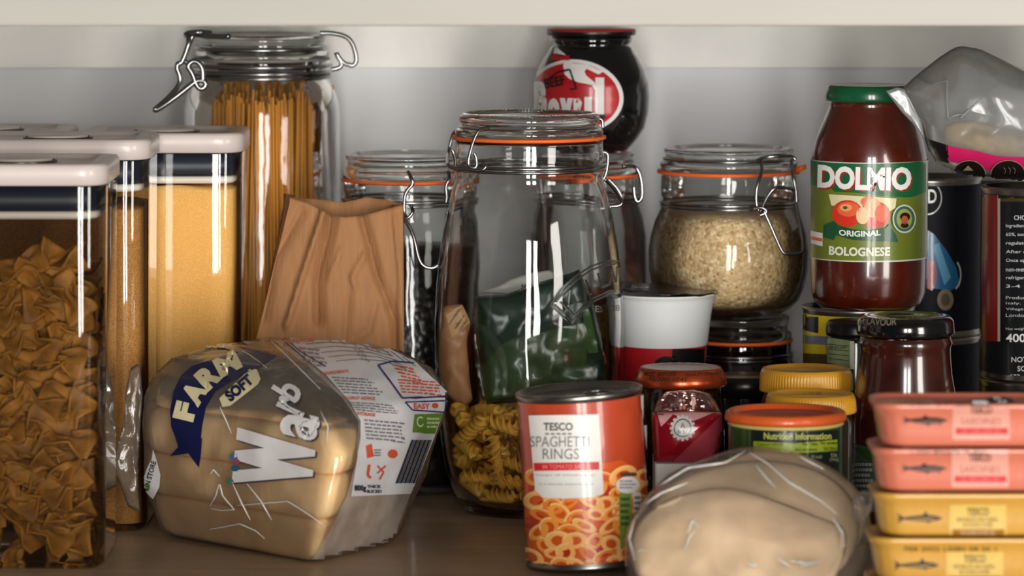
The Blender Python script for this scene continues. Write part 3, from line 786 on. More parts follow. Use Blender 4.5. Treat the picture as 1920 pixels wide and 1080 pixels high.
A.poly([(1033, 113), (1038, 100), (1050, 106), (1068, 104), (1068, 114)], RED, 1); A.poly([(1038, 100), (1041, 84), (1050, 94), (1062, 104)], WH, 1)
A.text('B', 1016, 184, 24, 62, WH, 4, bold=.08); A.text('o', 1040, 206, 22, 44, WH, 4, bold=.08); A.text('v', 1063, 206, 24, 44, WH, 4, bold=.08); A.text('r', 1084, 206, 16, 44, WH, 4, bold=.08); A.rect(1096, 182, 1110, 228, WH, 4); A.rect(1116, 146, 1132, 214, WH, 4)
A.text('BEEF', 1042, 154, 38, 18, BK, 5, rot=-12, bold=.03); A.line([(1030, 150), (1048, 136), (1070, 132), (1076, 150), (1082, 166), (1070, 168)], 3, BK, 5)
A.rect(1116, 214, 1134, 222, BK, 4)
lab.build('label', t)
b = MB(); b.lathe(Xp(cpx, d), d, [(0, Zp(66, d)), (R(80, d), Zp(66, d)), (R(83, d), Zp(64, d)), (R(83, d), Zp(57, d))], pm('black_lid', (14, 14, 15), .3), 96)
b.lathe(Xp(cpx, d), d, [(R(83, d), Zp(57, d)), (R(82, d), Zp(54.5, d)), (0, Zp(54.5, d))], pm('red_lid_top', (190, 30, 36), .35), 96); b.build('lid', t)

# ================================================================== TALL SAUCE JAR (green lid) on a yellow tin
d = 2.055; cpx = 1628; X0 = Xp(cpx, d)
P_ = lambda hw, y: (R(hw, d), Zp(y, d))
ztin = Zp(573, d)
t = thing('pasta_sauce_jar', 'tall red tomato sauce jar with green lid and green label, standing on a yellow tin', 'jar', (X0, d, ztin))
SAUCE = pm('tomato_sauce_jar', (74, 21, 9), 0.25, var=0.35, vscale=35, coat=1.0)
prof_ = [(0, ztin), (R(92, d), ztin), (R(102, d), ztin + .003), P_(107, 545), P_(108, 500), P_(108, 300), P_(106, 285), P_(101, 262), P_(92, 238), P_(82, 215), P_(76, 200), P_(74, 190), P_(78, 187)]
b = MB(); b.lathe(X0, d, prof_, SAUCE, 128); sj = b; b.build('glass_body', t)
# label band
def band(mb, X0, d, r, za, zb2, m, a0=PI * 1.02, a1=PI * 1.98, n=64, nz=2):
    mb.grid(lambda u, v: Vector((X0 + r * math.cos(a0 + (a1 - a0) * u), d + r * math.sin(a0 + (a1 - a0) * u), za + (zb2 - za) * v)), n, nz, m)
lab = MB(); rl = R(108, d) + .0005
band(lab, X0, d, rl, Zp(482, d), Zp(298, d), ink((206, 204, 200)), a0=0, a1=2 * PI, n=128)
lb = lab
A = Art(lb, lab, eps=.00025, step=5)
DG = ink((16, 92, 50)); OL = ink((106, 118, 38)); 
def curve_y(y, x): return y + 9 * math.sqrt(max(0, 1 - ((x - 1628) / 110) ** 2))
def strip(y0, y1, x0, x1, m, layer, yb=None):
    xs = [x0 + (x1 - x0) * i / 24 for i in range(25)]
    A.poly([(x, curve_y(y0, x)) for x in xs] + [(x, curve_y(y1 if yb is None else yb(x), x)) for x in xs[::-1]], m, layer)
strip(298, 480, 1521, 1735, OL, 1)
strip(298, 355, 1521, 1735, DG, 2, yb=lambda x: 352 + 14 * max(0, (x - 1600) / 120) ** 1 - (8 if x < 1560 else 0) - 10 * max(0, (x - 1705) / 30))
A.text('DOLMIO', 1624, 338, 172, 44, ink((150, 40, 30)), 3, rot=1.5, bold=.05, arc=-3); A.text('DOLMIO', 1621, 335, 172, 44, ink((228, 226, 222)), 4, rot=1.5, bold=.045, arc=-3)
CR = ink((214, 204, 160)); A.poly([(1555, 364), (1680, 372), (1678, 390), (1660, 400), (1560, 385)], CR, 3)
TM = ink((206, 48, 30)); TM2 = ink((222, 96, 56)); TM3 = ink((232, 150, 100))
A.ell(1590, 400, 28, 25, TM, 5); A.ell(1592, 392, 20, 14, TM2, 6); A.ell(1588, 389, 11, 7, TM3, 7); A.ell(1587, 389, 4, 3, ink((60, 90, 30)), 8)
A.ell(1640, 402, 28, 25, TM, 4); A.ell(1636, 390, 16, 18, TM3, 5); A.ell(1652, 400, 12, 16, TM2, 6); A.ell(1618, 404, 12, 16, ink((236, 196, 150)), 6); A.ell(1630, 378, 16, 10, TM2, 4)
A.poly([(1548, 422), (1566, 414), (1575, 423), (1600, 430), (1630, 432), (1660, 427), (1666, 419), (1678, 440), (1682, 454), (1664, 452), (1640, 452), (1600, 449), (1570, 440), (1566, 450), (1548, 444)], ink((20, 76, 44)), 7)
A.text('ORIGINAL', 1613, 438, 74, 11, ink((220, 224, 214)), 9, bold=.03, arc=-3); A.text('BOLOGNESE', 1612, 472, 112, 17, ink((216, 218, 196)), 4, bold=.04, arc=-2, rot=1)
A.ell(1692, 410, 21, 27, ink((60, 92, 84)), 8); A.ring(1692, 410, 21, 27, .12, ink((190, 200, 180)), 9); A.ell(1692, 410, 14, 19, ink((150, 160, 80)), 9); A.ell(1693, 406, 9, 8, ink((40, 20, 16)), 10); A.ell(1692, 412, 6, 8, ink((176, 84, 60)), 11); A.ell(1692, 422, 7, 5, ink((40, 20, 16)), 11)
A.poly([(1523, 432), (1545, 437), (1545, 462), (1524, 456)], WH, 5); A.poly([(1524, 443), (1545, 447), (1545, 453), (1524, 449)], ink((214, 110, 40)), 6)
lab.build('label', t)
b = MB(); GL = pm('green_metal_lid', (10, 84, 50), 0.3, var=.06, coat=.6)
b.lathe(X0, d, [(R(70, d), Zp(190, d)), (R(82, d), Zp(188, d)), (R(84, d), Zp(184, d)), (R(83, d), Zp(172, d)), (R(80, d), Zp(163, d)), (R(76, d), Zp(159, d)), (R(70, d), Zp(160, d)), (0, Zp(160, d))], GL, 96); b.build('lid', t)

def tin_can(name, label, X0, d, z0, z1, r, bandm, group=None, parts=True):
    t = thing(name, label, 'tin', (X0, d, z0), group); h = z1 - z0
    ST = pm('tin_plate', (150, 148, 142), .3, metal=1, var=.15)
    b = MB(); b.lathe(X0, d, [(0, z0 + .002), (r * .92, z0 + .002), (r * .95, z0), (r + .0008, z0), (r + .0008, z0 + .002), (r, z0 + .004), (r, z1 - .004), (r + .0008, z1 - .002), (r + .0008, z1), (r * .955, z1), (r * .94, z1 - .004), (r * .8, z1 - .004), (r * .78, z1 - .0048), (0, z1 - .0048)], ST, 96)
    b.build('metal_body', t)
    l = MB(); band(l, X0, d, r + .0003, z0 + .0045, z1 - .0045, bandm, a0=0, a1=2 * PI, n=128)
    return t, l
d2 = 2.062; Xc = Xp(1610, d2)
t, lab = tin_can('yellow_tin', 'yellow tin with a grey stripe under the tall green-lidded sauce jar', Xc, d2, 0, ztin - .0005, .0375, ink((200, 176, 28)))
A = Art(lab, lab, eps=.0003, step=6)
A.poly([(1503, 575), (1535, 578), (1535, 625), (1503, 618)], ink((16, 22, 36)), 1)
A.poly([(1503, 628), (1705, 640), (1705, 656), (1503, 644)], ink((104, 110, 122)), 1)
A.poly([(1503, 662), (1705, 672), (1705, 720), (1503, 710)], ink((70, 60, 20)), 1)
lab.build('label', t)

# ---- generic screw-top jar
def jar(name, label, cpx, d, prof, m, lidprof, lm, lidname='lid', group=None, X=None):
    X0 = Xp(cpx, d) if X is None else X
    t = thing(name, label, 'jar', (X0, d, 0), group)
    b = MB(); b.lathe(X0, d, prof, m, 96); b.build('glass_body', t)
    l = MB(); l.lathe(X0, d, lidprof, lm, 120); return t, b, l, X0
# small dark-green labelled jar
d = 2.0; P_ = lambda hw, y: (R(hw, d), Zp(y, d))
t, jb, l, X0 = jar('labelled_jar', 'small dark jar with a pale green ingredients label, wedged in front of the yellow tin', 1606, d,
    [(0, .001), (R(50, d), .001), (R(56, d), .006), P_(56, 640), P_(54, 632), P_(50, 626)], pm('dark_green_jar', (20, 28, 20), .2, coat=.6), [(R(48, d), Zp(628, d)), (R(56, d), Zp(628, d)), (R(57, d), Zp(622, d)), (R(56, d), Zp(606, d)), (R(52, d), Zp(601, d)), (0, Zp(601, d))], pm('black_lid', (14, 14, 15), .3))
l.build('lid', t)
lab = MB(); A = Art(jb, lab, eps=.0003, step=5)
A.poly([(1551, 633), (1602, 640), (1602, 690), (1551, 680)], ink((120, 132, 92)), 1); A.rect(1594, 640, 1601, 692, ink((190, 190, 170)), 2)
for k in range(4): A.line([(1554, 645 + 9 * k), (1592, 649 + 9 * k)], 1.2, ink((50, 60, 40)), 2)
A.text('INGR', 1573, 651, 30, 5, ink((50, 60, 40)), 3); lab.build('label', t)

# black-lidded chutney jar
d = 1.92; P_ = lambda hw, y: (R(hw, d), Zp(y, d))
t, jb, l, X0 = jar('chutney_jar', 'dark red-brown sauce jar with glossy black lid beside the stack of fish tins', 1698, d,
    [(0, .001), (R(92, d), .001), (R(100, d), .008), (R(102, d), .03), P_(101, 790), P_(96, 745), P_(88, 700), P_(85, 665), P_(85, 650), P_(88, 642), P_(86, 636), P_(84, 630)], pm('red_brown_sauce', (58, 20, 12), .22, var=.4, vscale=60, coat=1.0),
    [(R(80, d), Zp(626, d)), (R(90, d), Zp(627, d)), (R(92, d), Zp(622, d)), (R(90, d), Zp(600, d)), (R(84, d), Zp(592, d)), (R(76, d), Zp(590, d)), (R(72, d), Zp(592, d)), (R(44, d), Zp(592, d)), (R(42, d), Zp(594, d)), (0, Zp(594, d))], pm('gloss_black_lid', (12, 12, 14), .15, coat=1))
A = Art(l, l, eps=.0003, step=5); A.text('FLAVOUR', 1650, 604, 62, 13, ink((120, 112, 96)), 1, rot=3, arc=-3, bold=.02); l.build('lid', t)
lab = MB(); A = Art(jb, lab, eps=.0003, step=6)
A.poly([(1596, 830), (1640, 842), (1700, 850), (1798, 845), (1798, 960), (1596, 960)], ink((70, 76, 66)), 1); A.poly([(1600, 838), (1700, 852), (1700, 900), (1640, 872)], ink((40, 70, 30)), 2)
A.greek(1602, 868, 1640, 918, 5, ink((150, 150, 140)), 3, 4)
lab.build('label', t)

# yellow-lidded jars
def ribbed(X0, d, hw, ytop, ybot, m, mtop):
    l = MB(); r = R(hw, d); zt_ = Zp(ytop, d); zb2 = Zp(ybot, d)
    w_ = lambda a, z, rr: rr + (.00035 * math.cos(a * 90) if abs(rr - r) < .002 and z < zt_ - .003 else 0)
    l.lathe(X0, d, [(r * .95, zb2), (r, zb2), (r + .0004, zb2 + .001), (r, zt_ - .0045), (r * .985, zt_ - .002), (r * .95, zt_), (r * .9, zt_ + .0002), (r * .87, zt_ - .0008), (r * .8, zt_ - .0015)], m, 360, wob=w_)
    l.lathe(X0, d, [(r * .8, zt_ - .0015), (r * .78, zt_ - .0022), (0, zt_ - .0022)], mtop, 120); return l
YL = pm('mustard_plastic_lid', (206, 148, 36), .35, var=.06, coat=.3); YL2 = pm('mustard_lid_centre', (186, 136, 40), .3, var=.06, coat=.4)
BRG = pm('dark_paste_jar', (36, 26, 16), .15, coat=.8)
for (cpx, d, hw, yt, yb, lb_) in ((1512, 1.95, 86, 690, 732, 'mustard-yellow ribbed lid jar, the taller one standing behind its twin'), (1521, 1.885, 84, 737, 772, 'mustard-yellow ribbed lid jar with a date stamp, just behind the green tub')):
    X0 = Xp(cpx, d); t = thing('yellow_lidded_jar', lb_, 'jar', (X0, d, 0), 'yellow-lidded jars')
    b = MB(); b.lathe(X0, d, [(0, .001), (R(hw - 6, d), .001), (R(hw - 2, d), .006), (R(hw - 2, d), Zp(yb + 14, d)), (R(hw - 10, d), Zp(yb + 2, d)), (R(hw - 10, d), Zp(yt + 6, d))], BRG, 96); b.build('glass_body', t)
    l = ribbed(X0, d, hw, yt, yb, YL, YL2)
    if hw == 84:
        A = Art(l, l, eps=.0003, step=6); A.text('L 12 JB', 1523, 739, 34, 5, ink((70, 50, 20)), 1)
    l.build('lid', t)

# copper-lidded jar
d = 1.97; cpx = 1277; P_ = lambda hw, y: (R(hw, d), Zp(y, d)); X0 = Xp(cpx, d)
t, jb, l, X0 = jar('copper_lidded_jar', 'dark jar with a shiny copper-red lid between the white pot and the red packet', cpx, d,
    [(0, .001), (R(76, d), .001), (R(82, d), .006), (R(83, d), .05), (R(82, d), Zp(755, d)), (R(76, d), Zp(735, d)), (R(74, d), Zp(722, d)), (R(76, d), Zp(705, d))], pm('dark_olive_jar', (18, 14, 12), .1, coat=1),
    [(R(76, d), Zp(723, d)), (R(84, d), Zp(722, d)), (R(87, d), Zp(717, d)), (R(85, d), Zp(706, d)), (R(80, d), Zp(696, d)), (R(76, d), Zp(688, d)), (R(70, d), Zp(687, d))], pm('copper_lid', (196, 84, 46), .28, metal=.8, var=.1, coat=.3))
l.lathe(X0, d, [(R(70, d), Zp(687, d)), (R(58, d), Zp(689, d)), (R(54, d), Zp(690, d)), (0, Zp(690, d))], pm('silvered_lid_top', (150, 120, 108), .35, metal=.7), 96)
A = Art(l, l, eps=.0003, step=5); A.text('BEST BEFORE', 1238, 702, 60, 7, ink((60, 26, 14)), 1, bold=.02, arc=-1.5); A.text('QUALITY ITALIAN', 1318, 702, 66, 7, ink((60, 26, 14)), 1, bold=.02, rot=-3); A.text('02/2001 10:43', 1252, 711, 70, 8, ink((60, 26, 14)), 1, bold=.01, rot=2, shear=.2)
l.build('lid', t)

# dark jar filling the gap
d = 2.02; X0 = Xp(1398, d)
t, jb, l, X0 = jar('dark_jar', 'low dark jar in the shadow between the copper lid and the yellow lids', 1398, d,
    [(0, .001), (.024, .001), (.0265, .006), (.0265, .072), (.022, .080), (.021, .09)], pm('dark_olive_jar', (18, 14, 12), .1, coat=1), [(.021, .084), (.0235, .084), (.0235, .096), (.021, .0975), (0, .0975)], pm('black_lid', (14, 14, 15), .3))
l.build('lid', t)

# ================================================================== WHITE NOODLE POT
d = 2.11; cpx = 1243; P_ = lambda hw, y: (R(hw, d), Zp(y, d)); X0 = Xp(cpx, d)
t = thing('noodle_pot', 'white tapered pot with red base and a peeled-back black lid, beside the large jar', 'pot', (X0, d, 0))
b = MB(); b.lathe(X0, d, [(0, .002), (R(62, d), .001), (R(64, d), .003), (R(70, d), Zp(760, d)), (R(82, d), Zp(645, d)), (R(84, d), Zp(640, d)), P_(90, 590), P_(95, 560), P_(97, 553), P_(100, 551), P_(100, 548), P_(95, 548), (R(80, d), Zp(640, d)), (0, Zp(645, d))], pm('white_foam_pot', (214, 216, 216), .5, var=.03), 96)
pb = b; b.build('cup', t)
lab = MB(); r0, r1 = R(70.5, d), R(82.6, d); za, zb2 = Zp(760, d), Zp(645, d)
RD = ink((168, 24, 34))
lab.grid(lambda u, v: Vector((X0 + (r0 + (r1 - r0) * v + .0004) * math.cos(2 * PI * u), d + (r0 + (r1 - r0) * v + .0004) * math.sin(2 * PI * u), za + (zb2 - za) * v)), 96, 3, RD)
A = Art(lab, lab, eps=.0004, step=6); A.poly([(1262, 636), (1330, 632), (1325, 760), (1262, 760), (1258, 700)], ink((14, 14, 18)), 1); A.ell(1250, 686, 24, 18, ink((14, 14, 18)), 1); lab.build('sleeve', t)
b = MB(); LB = pm('black_foil_lid', (22, 21, 20), .3, var=.3, vscale=60, coat=.5, bump=.3)
n = 64; rs = []
for k in (0, .3, .6, .85, 1.0):
    ring_ = []
    for j in range(n):
        a = 2 * PI * j / n; rr = R(103, d) * k
        x = rr * math.cos(a); y = rr * math.sin(a)
        z = Zp(549, d) + .0008 + .0045 * (0.5 - 0.5 * x / R(100, d)) + (k == 1) * .0009 * math.sin(a * 9)
        ring_.append(Vector((X0 + x, d + y, z)))
    rs.append(ring_)
b.rings(rs, LB); A = Art(b, b, eps=.0003, step=6); A.text('NOODLES', 1202, 536, 34, 7, ink((150, 150, 146)), 1); A.text('MIX', 1300, 547, 14, 5, ink((150, 150, 146)), 1)
o = b.build('foil_lid', t); sd = o.modifiers.new('thick', 'SOLIDIFY'); sd.thickness = .0006

# ================================================================== GREEN TUB WITH ORANGE LID
d = 1.815; cpx = 1474; P_ = lambda hw, y: (R(hw, d), Zp(y, d)); X0 = Xp(cpx, d)
t = thing('gravy_tub', 'green granules tub with orange recessed lid and a black nutrition panel', 'tub', (X0, d, 0))
TG = pm('dark_green_tub', (40, 74, 34), .4, var=.2, vscale=20, coat=.5)
b = MB(); b.lathe(X0, d, [(0, .001), (R(104, d), .001), (R(107, d), .004), (R(107, d), Zp(795, d))], TG, 128); tb = b
b.lathe(X0, d, [(R(107, d), Zp(795, d)), (R(109, d), Zp(794, d)), (R(109, d), Zp(789, d)), (R(106, d), Zp(788, d))], pm('pale_rim', (196, 184, 110), .35), 96)
A = Art(tb, tb, eps=.0004, step=6)
A.poly([(1409, 806), (1490, 812), (1572, 806), (1572, 950), (1409, 950)], ink((14, 26, 22)), 1)
YG = ink((150, 168, 40)); A.poly([(1414, 827), (1490, 831), (1568, 824), (1568, 845), (1490, 850), (1414, 846)], YG, 2)
A.text('Nutrition Information', 1495, 818, 124, 13, ink((196, 200, 96)), 2, bold=.02, arc=-1)
A.text('Typical values', 1444, 833, 48, 7, ink((40, 52, 20)), 3); A.text('Per 100g', 1518, 833, 28, 7, ink((40, 52, 20)), 3, bold=.02); A.text('Per serving', 1552, 831, 30, 7, ink((40, 52, 20)), 3, bold=.02); A.text('dry product', 1510, 843, 40, 7, ink((40, 52, 20)), 3, bold=.02); A.text('50/100ml', 1554, 841, 24, 7, ink((40, 52, 20)), 3)
A.text('Kcal', 1530, 856, 18, 6, ink((170, 176, 150)), 2); A.text('53k', 1562, 853, 12, 7, ink((170, 176, 150)), 2); A.text('(76kJ)', 1562, 862, 16, 7, ink((170, 176, 150)), 2)
b.build('body', t)
b = MB(); OR_ = pm('orange_plastic_lid', (214, 92, 36), .4, var=.05, coat=.25); OR2 = pm('orange_lid_recess', (176, 52, 28), .4, var=.05, coat=.25)
b.lathe(X0, d, [(R(108, d), Zp(788, d)), (R(113, d), Zp(787, d)), (R(114.5, d), Zp(781, d)), (R(112, d), Zp(772, d)), (R(106, d), Zp(768, d)), (R(101, d), Zp(770, d)), (R(98, d), Zp(778, d))], OR_, 120)
b.lathe(X0, d, [(R(98, d), Zp(778, d)), (R(96, d), Zp(779, d)), (0, Zp(779, d))], OR2, 120); b.build('lid', t)

# ================================================================== RED PACKET IN CLEAR WRAP, ON A WHITE CARTON
xa, xb = Xp(1226, 1.87), Xp(1354, 1.87); zt_ = Zp(868, 1.87)
t = thing('white_carton', 'low white carton under the small red packet', 'carton', ((xa + xb) / 2, 1.895, 0))
b = MB(); m_ = pm('white_card', (206, 200, 192), .6, var=.03)
b.rings([rrect((xa + xb) / 2, 1.895, (xb - xa) / 2 - .001, .026, .002, z) for z in (.0005, zt_ - .0005)], m_, cap0=True, cap1=True, flat=True); b.build('box', t)
b = MB(); b.rings([rrect((xa + xb) / 2, 1.895, (xb - xa) / 2 - .0004, .0266, .002, z) for z in (zt_ * .12, zt_ * .5)], ink((170, 40, 40))); b.build('printed_band', t)
t = thing('red_packet', 'small shiny red foil packet with a round white badge and clear wrap', 'packet', ((xa + xb) / 2, 1.885, zt_))
REDF = pm('red_foil', (158, 18, 34), .25, var=.25, vscale=30, metal=.25, coat=.8, bump=.25, bscale=40)
b = MB(); pillow(b, [(1220, 775), (1225, 774), (1290, 770), (1354, 772), (1356, 800), (1352, 835), (1340, 867), (1290, 869), (1226, 869), (1222, 820)], 1.885, .018, REDF, amp=.0015, nscale=40, seed=2, smooth=0, pw=.25)
A = Art(b, b, eps=.0004, step=5)
A.poly([(1258, 868), (1330, 800), (1353, 776), (1355, 820), (1340, 866)], pm('pink_red_foil', (176, 66, 78), .3, metal=.2, coat=.6, bump=.3), 1)
A.poly([(1232, 774), (1340, 774), (1300, 790), (1262, 778), (1240, 800)], ink((206, 150, 150)), 1)
A.ell(1280, 803, 20, 20, ink((206, 200, 194)), 3)
for k in range(16): A.ell(1280 + 21 * math.cos(k * PI / 8), 803 + 21 * math.sin(k * PI / 8), 3, 3, ink((206, 200, 194)), 2)
A.ring(1280, 803, 16, 16, .12, ink((80, 84, 80)), 4); A.text('A', 1280, 799, 10, 9, ink((80, 84, 80)), 4); A.text('FREE', 1280, 810, 16, 5, ink((80, 84, 80)), 4)
b.build('foil', t)
b = MB(); pillow(b, [(1222, 775), (1230, 752), (1248, 734), (1300, 730), (1332, 738), (1346, 760), (1354, 774), (1290, 778)], 1.892, .014, thin('pinkish_clear_wrap', (.9, .72, .68), edge=.5, gloss=2.5, base=.02, milk=(150, 90, 84), milkfac=.14, rough=.1, bump=1, bscale=50), amp=.003, nscale=50, seed=7, smooth=0, pw=.35); b.build('clear_wrap', t)

# ================================================================== TINS AT THE RIGHT EDGE
NV = pm('matt_navy_print', (12, 15, 24), .6, spec=.2); 
dD = 2.14; XD = Xp(1738, dD); zD = Zp(330, dD)
t, lab = tin_can('black_tin', 'black tin hidden at the bottom behind the chutney jar', XD, dD, 0, zD - .1105, .0365, NV); lab.build('label', t)
t, lab = tin_can('black_tin', 'black and blue tin with a ringed white letter beside the green-lidded sauce jar', XD, dD, zD - .11, zD, .0365, NV)
A = Art(lab, lab, eps=.0003, step=5)
BL = ink((24, 92, 136)); A.poly([(1738, 430), (1752, 440), (1775, 470), (1792, 500), (1800, 535), (1782, 545), (1745, 540), (1736, 520)], BL, 1); A.poly([(1748, 460), (1760, 455), (1782, 520), (1770, 535)], ink((90, 150, 180)), 2)
A.ring(1740, 371, 26, 32, .09, ink((186, 186, 180)), 2, n=40); A.text('D', 1748, 368, 16, 26, ink((200, 200, 196)), 2, bold=.02)
A.poly([(1738, 485), (1752, 490), (1757, 520), (1748, 545), (1738, 540)], ink((150, 30, 36)), 2); A.ell(1772, 562, 15, 20, ink((128, 112, 88)), 2); A.ell(1772, 562, 8, 12, ink((84, 74, 58)), 3)
A.ring(1785, 515, 16, 30, .15, ink((180, 180, 176)), 3, a0=-1, a1=1.2); lab.build('label', t)
dC = 2.225; XC = Xp(1852, dC); zC = Zp(345, dC)
t, lab = tin_can('chickpea_tin', 'tin with chickpeas printed down its label, glimpsed between the black tins', XC, dC, zC - .111, zC, .0375, ink((20, 20, 22)))
A = Art(lab, lab, eps=.0003, step=6); A.rect(1805, 350, 1814, 650, ink((150, 146, 140)), 1); rnd = random.Random(5)
A.rect(1814, 350, 1832, 650, ink((90, 62, 30)), 1)
for k in range(26): A.ell(1823 + rnd.uniform(-5, 5), 356 + k * 11.5, 6.5, 8, ink(((168, 126, 70), (184, 142, 84))[k % 2]), 2 + k % 3)
lab.build('label', t)
t, lab = tin_can('chickpea_tin', 'hidden lower tin under the chickpea tin', XC, dC, 0, zC - .1115, .0375, ink((20, 20, 22))); lab.build('label', t)
dB = 1.955; XB = Xp(1949, dB); zB = Zp(348, dB)
t, lab = tin_can('tomato_tin', 'dark lower tin under the chopped tomato tin at the right edge', XB, dB, 0, zB - .1265, .038, ink((20, 20, 24))); lab.build('label', t)
t, lab = tin_can('tomato_tin', 'black and red tomato tin with white small print and 400 g at the right edge', XB, dB, zB - .126, zB, .038, ink((14, 16, 20)))
A = Art(lab, lab, eps=.0003, step=6); A.rect(1839, 358, 1871, 640, ink((112, 20, 22)), 1); A.rect(1871, 362, 1876, 640, ink((150, 140, 130)), 1); A.rect(1872, 362, 1920, 378, ink((60, 50, 20)), 1)
TX = ink((176, 180, 180))
A.text('CHOPPED', 1924, 408, 44, 9, TX, 2, bold=.02)
for k, s_ in enumerate(('Ingredients: chopped', '65%, tomato juice,', 'regulator: citric', 'After opening', 'Once opened use', 'non-metallic bowl', 'refrigerated and', '3-4 days.')):
    A.text(s_, 1924, 424 + 16.2 * k, 74, 8, TX, 2, bold=.012)
for k, s_ in enumerate(('Produced in', 'Italy. Two', 'Village Road', 'London W1')): A.text(s_, 1918, 558 + 11 * k, 62, 6, TX, 2)
A.text('Net weight', 1906, 617, 38, 6, TX, 2); A.text('400 g', 1914, 636, 54, 21, ink((206, 206, 204)), 2, bold=.02)
A.text('NOT', 1912, 674, 30, 10, TX, 2, bold=.02); A.text('SOLD', 1925, 691, 34, 10, TX, 2, bold=.02); A.text('SEPARATELY', 1932, 707, 76, 10, TX, 2, bold=.02)
lab.build('label', t)

# ---- clear bag of snacks on the tins
t = thing('snack_bag', 'crumpled clear plastic bag of beige food with a pink printed band, lying on the tins', 'bag', at(1850, 345, 2.02))
SB = thin('milky_plastic_bag', (.86, .87, .86), edge=.5, gloss=1.3, base=.02, milk=(172, 174, 172), milkfac=.42, rough=.16, bump=.3, bscale=18, stretch=(1, 1, 1))
b = MB(); dS = 1.99
o_ = [(1690, 168), (1712, 146), (1760, 108), (1788, 90), (1803, 86), (1838, 92), (1880, 112), (1925, 135), (1990, 160), (2060, 200), (2080, 300), (2040, 340), (1925, 338), (1840, 330), (1790, 322), (1755, 305), (1738, 275), (1728, 235), (1706, 200)]
pillow(b, o_, dS, .034, SB, amp=.007, nscale=22, seed=4, smooth=0, n=120, rings=24, pw=.5)
bagB = b
A = Art(b, b, eps=.0006, step=6)
A.poly([(1775, 272), (1830, 282), (1870, 292), (1925, 294), (1990, 296), (1990, 330), (1925, 322), (1885, 308), (1860, 318), (1840, 316), (1815, 302), (1790, 304), (1778, 300)], pm('pink_print', (196, 28, 92), .35, coat=.5, var=.15), 1)
for cx_, rx in ((1818, 30), (1890, 32), (1965, 32)): A.ell(cx_, 322, rx, 24, ink((26, 14, 16)), 2); A.ring(cx_, 322, rx + 1, 25, .06, ink((150, 120, 100)), 3, a0=PI, a1=2 * PI)
A.poly([(1735, 258), (1778, 272), (1780, 305), (1762, 300), (1742, 282)], ink((16, 17, 22)), 1)
A.poly([(1806, 314), (1816, 305), (1826, 314)], ink((140, 130, 100)), 4)
for k in range(3): A.ring(1882 + k * 9, 315, 4, 6, .2, ink((140, 130, 100)), 4, a0=-1.6, a1=1.0)
A.poly([(1740, 284), (1760, 300), (1790, 322), (1780, 330), (1760, 316)], ink((170, 168, 164)), 2)
b.build('film', t)
b = MB()
pillow(b, [(1660, 170), (1682, 163), (1700, 168), (1728, 222), (1735, 262), (1712, 232), (1690, 210)], 1.985, .0016, SB, amp=.001, smooth=0, n=60, pw=.3); b.build('sealed_end', t)
wires(t, 'crease', [[(1776, 285 - 60, 1.955), (1790, 216, 1.953), (1806, 214, 1.955)], [(1800, 222, 1.955), (1850, 175, 1.957), (1885, 145, 1.965)], [(1722, 145, 1.98), (1745, 158, 1.966), (1775, 152, 1.96)], [(1776, 150, 1.96), (1775, 190, 1.957), (1778, 225, 1.955)]], r=.0006, m=SB)
b = MB(); pillow(b, [(1765, 240), (1785, 228), (1830, 225), (1880, 240), (1960, 250), (2040, 260), (2050, 320), (1960, 325), (1860, 318), (1800, 308), (1770, 280)], 1.99, .022, pm('beige_snack', (206, 170, 112), .6, var=.25, vscale=40, bump=.5), amp=.008, nscale=70, seed=6, smooth=1, n=90, rings=18)
tag(b.build('snack', loc=at(1900, 320, 1.99)), 'beige snack pieces inside the clear bag with the pink band', 'snack', kind='stuff')

# ================================================================== STACK OF FISH TINS
PK = pm('salmon_pink_enamel', (200, 112, 88), .38, var=.04, coat=.4); YT = pm('yellow_enamel', (194, 146, 62), .38, var=.05, coat=.4)
xl = Xp(1638, 1.585); Wt, Dt = .106, .058; cxT = xl + Wt / 2; cyT = 1.585 + Dt / 2
ht = Zp(756, 1.588) / 5
FISH = [(0, .46), (.1, .40), (.03, .16), (.17, .36), (.33, .30), (.45, .26), (.5, .06), (.58, .24), (.75, .25), (.9, .35), (1, .44), (.92, .56), (.84, .66), (.86, .86), (.8, .68), (.6, .74), (.58, .9), (.54, .75), (.35, .66), (.17, .54), (.03, .74), (.1, .52)]
MACK = [(0, .5), (.08, .44), (.02, .12), (.16, .42), (.35, .34), (.58, .26), (.63, .0), (.68, .25), (.85, .32), (1, .48), (.9, .62), (.72, .7), (.7, .86), (.66, .72), (.4, .66), (.16, .56), (.03, .86), (.08, .54)]
lbls = ['bottom yellow fish tin, mostly below the picture edge', 'yellow mackerel tin with a date stamped along its rim, low in the stack', 'yellow mackerel tin directly under the two pink tins', 'pink sardine tin, second from the top of the stack', 'topmost pink sardine tin of the stack at lower right']
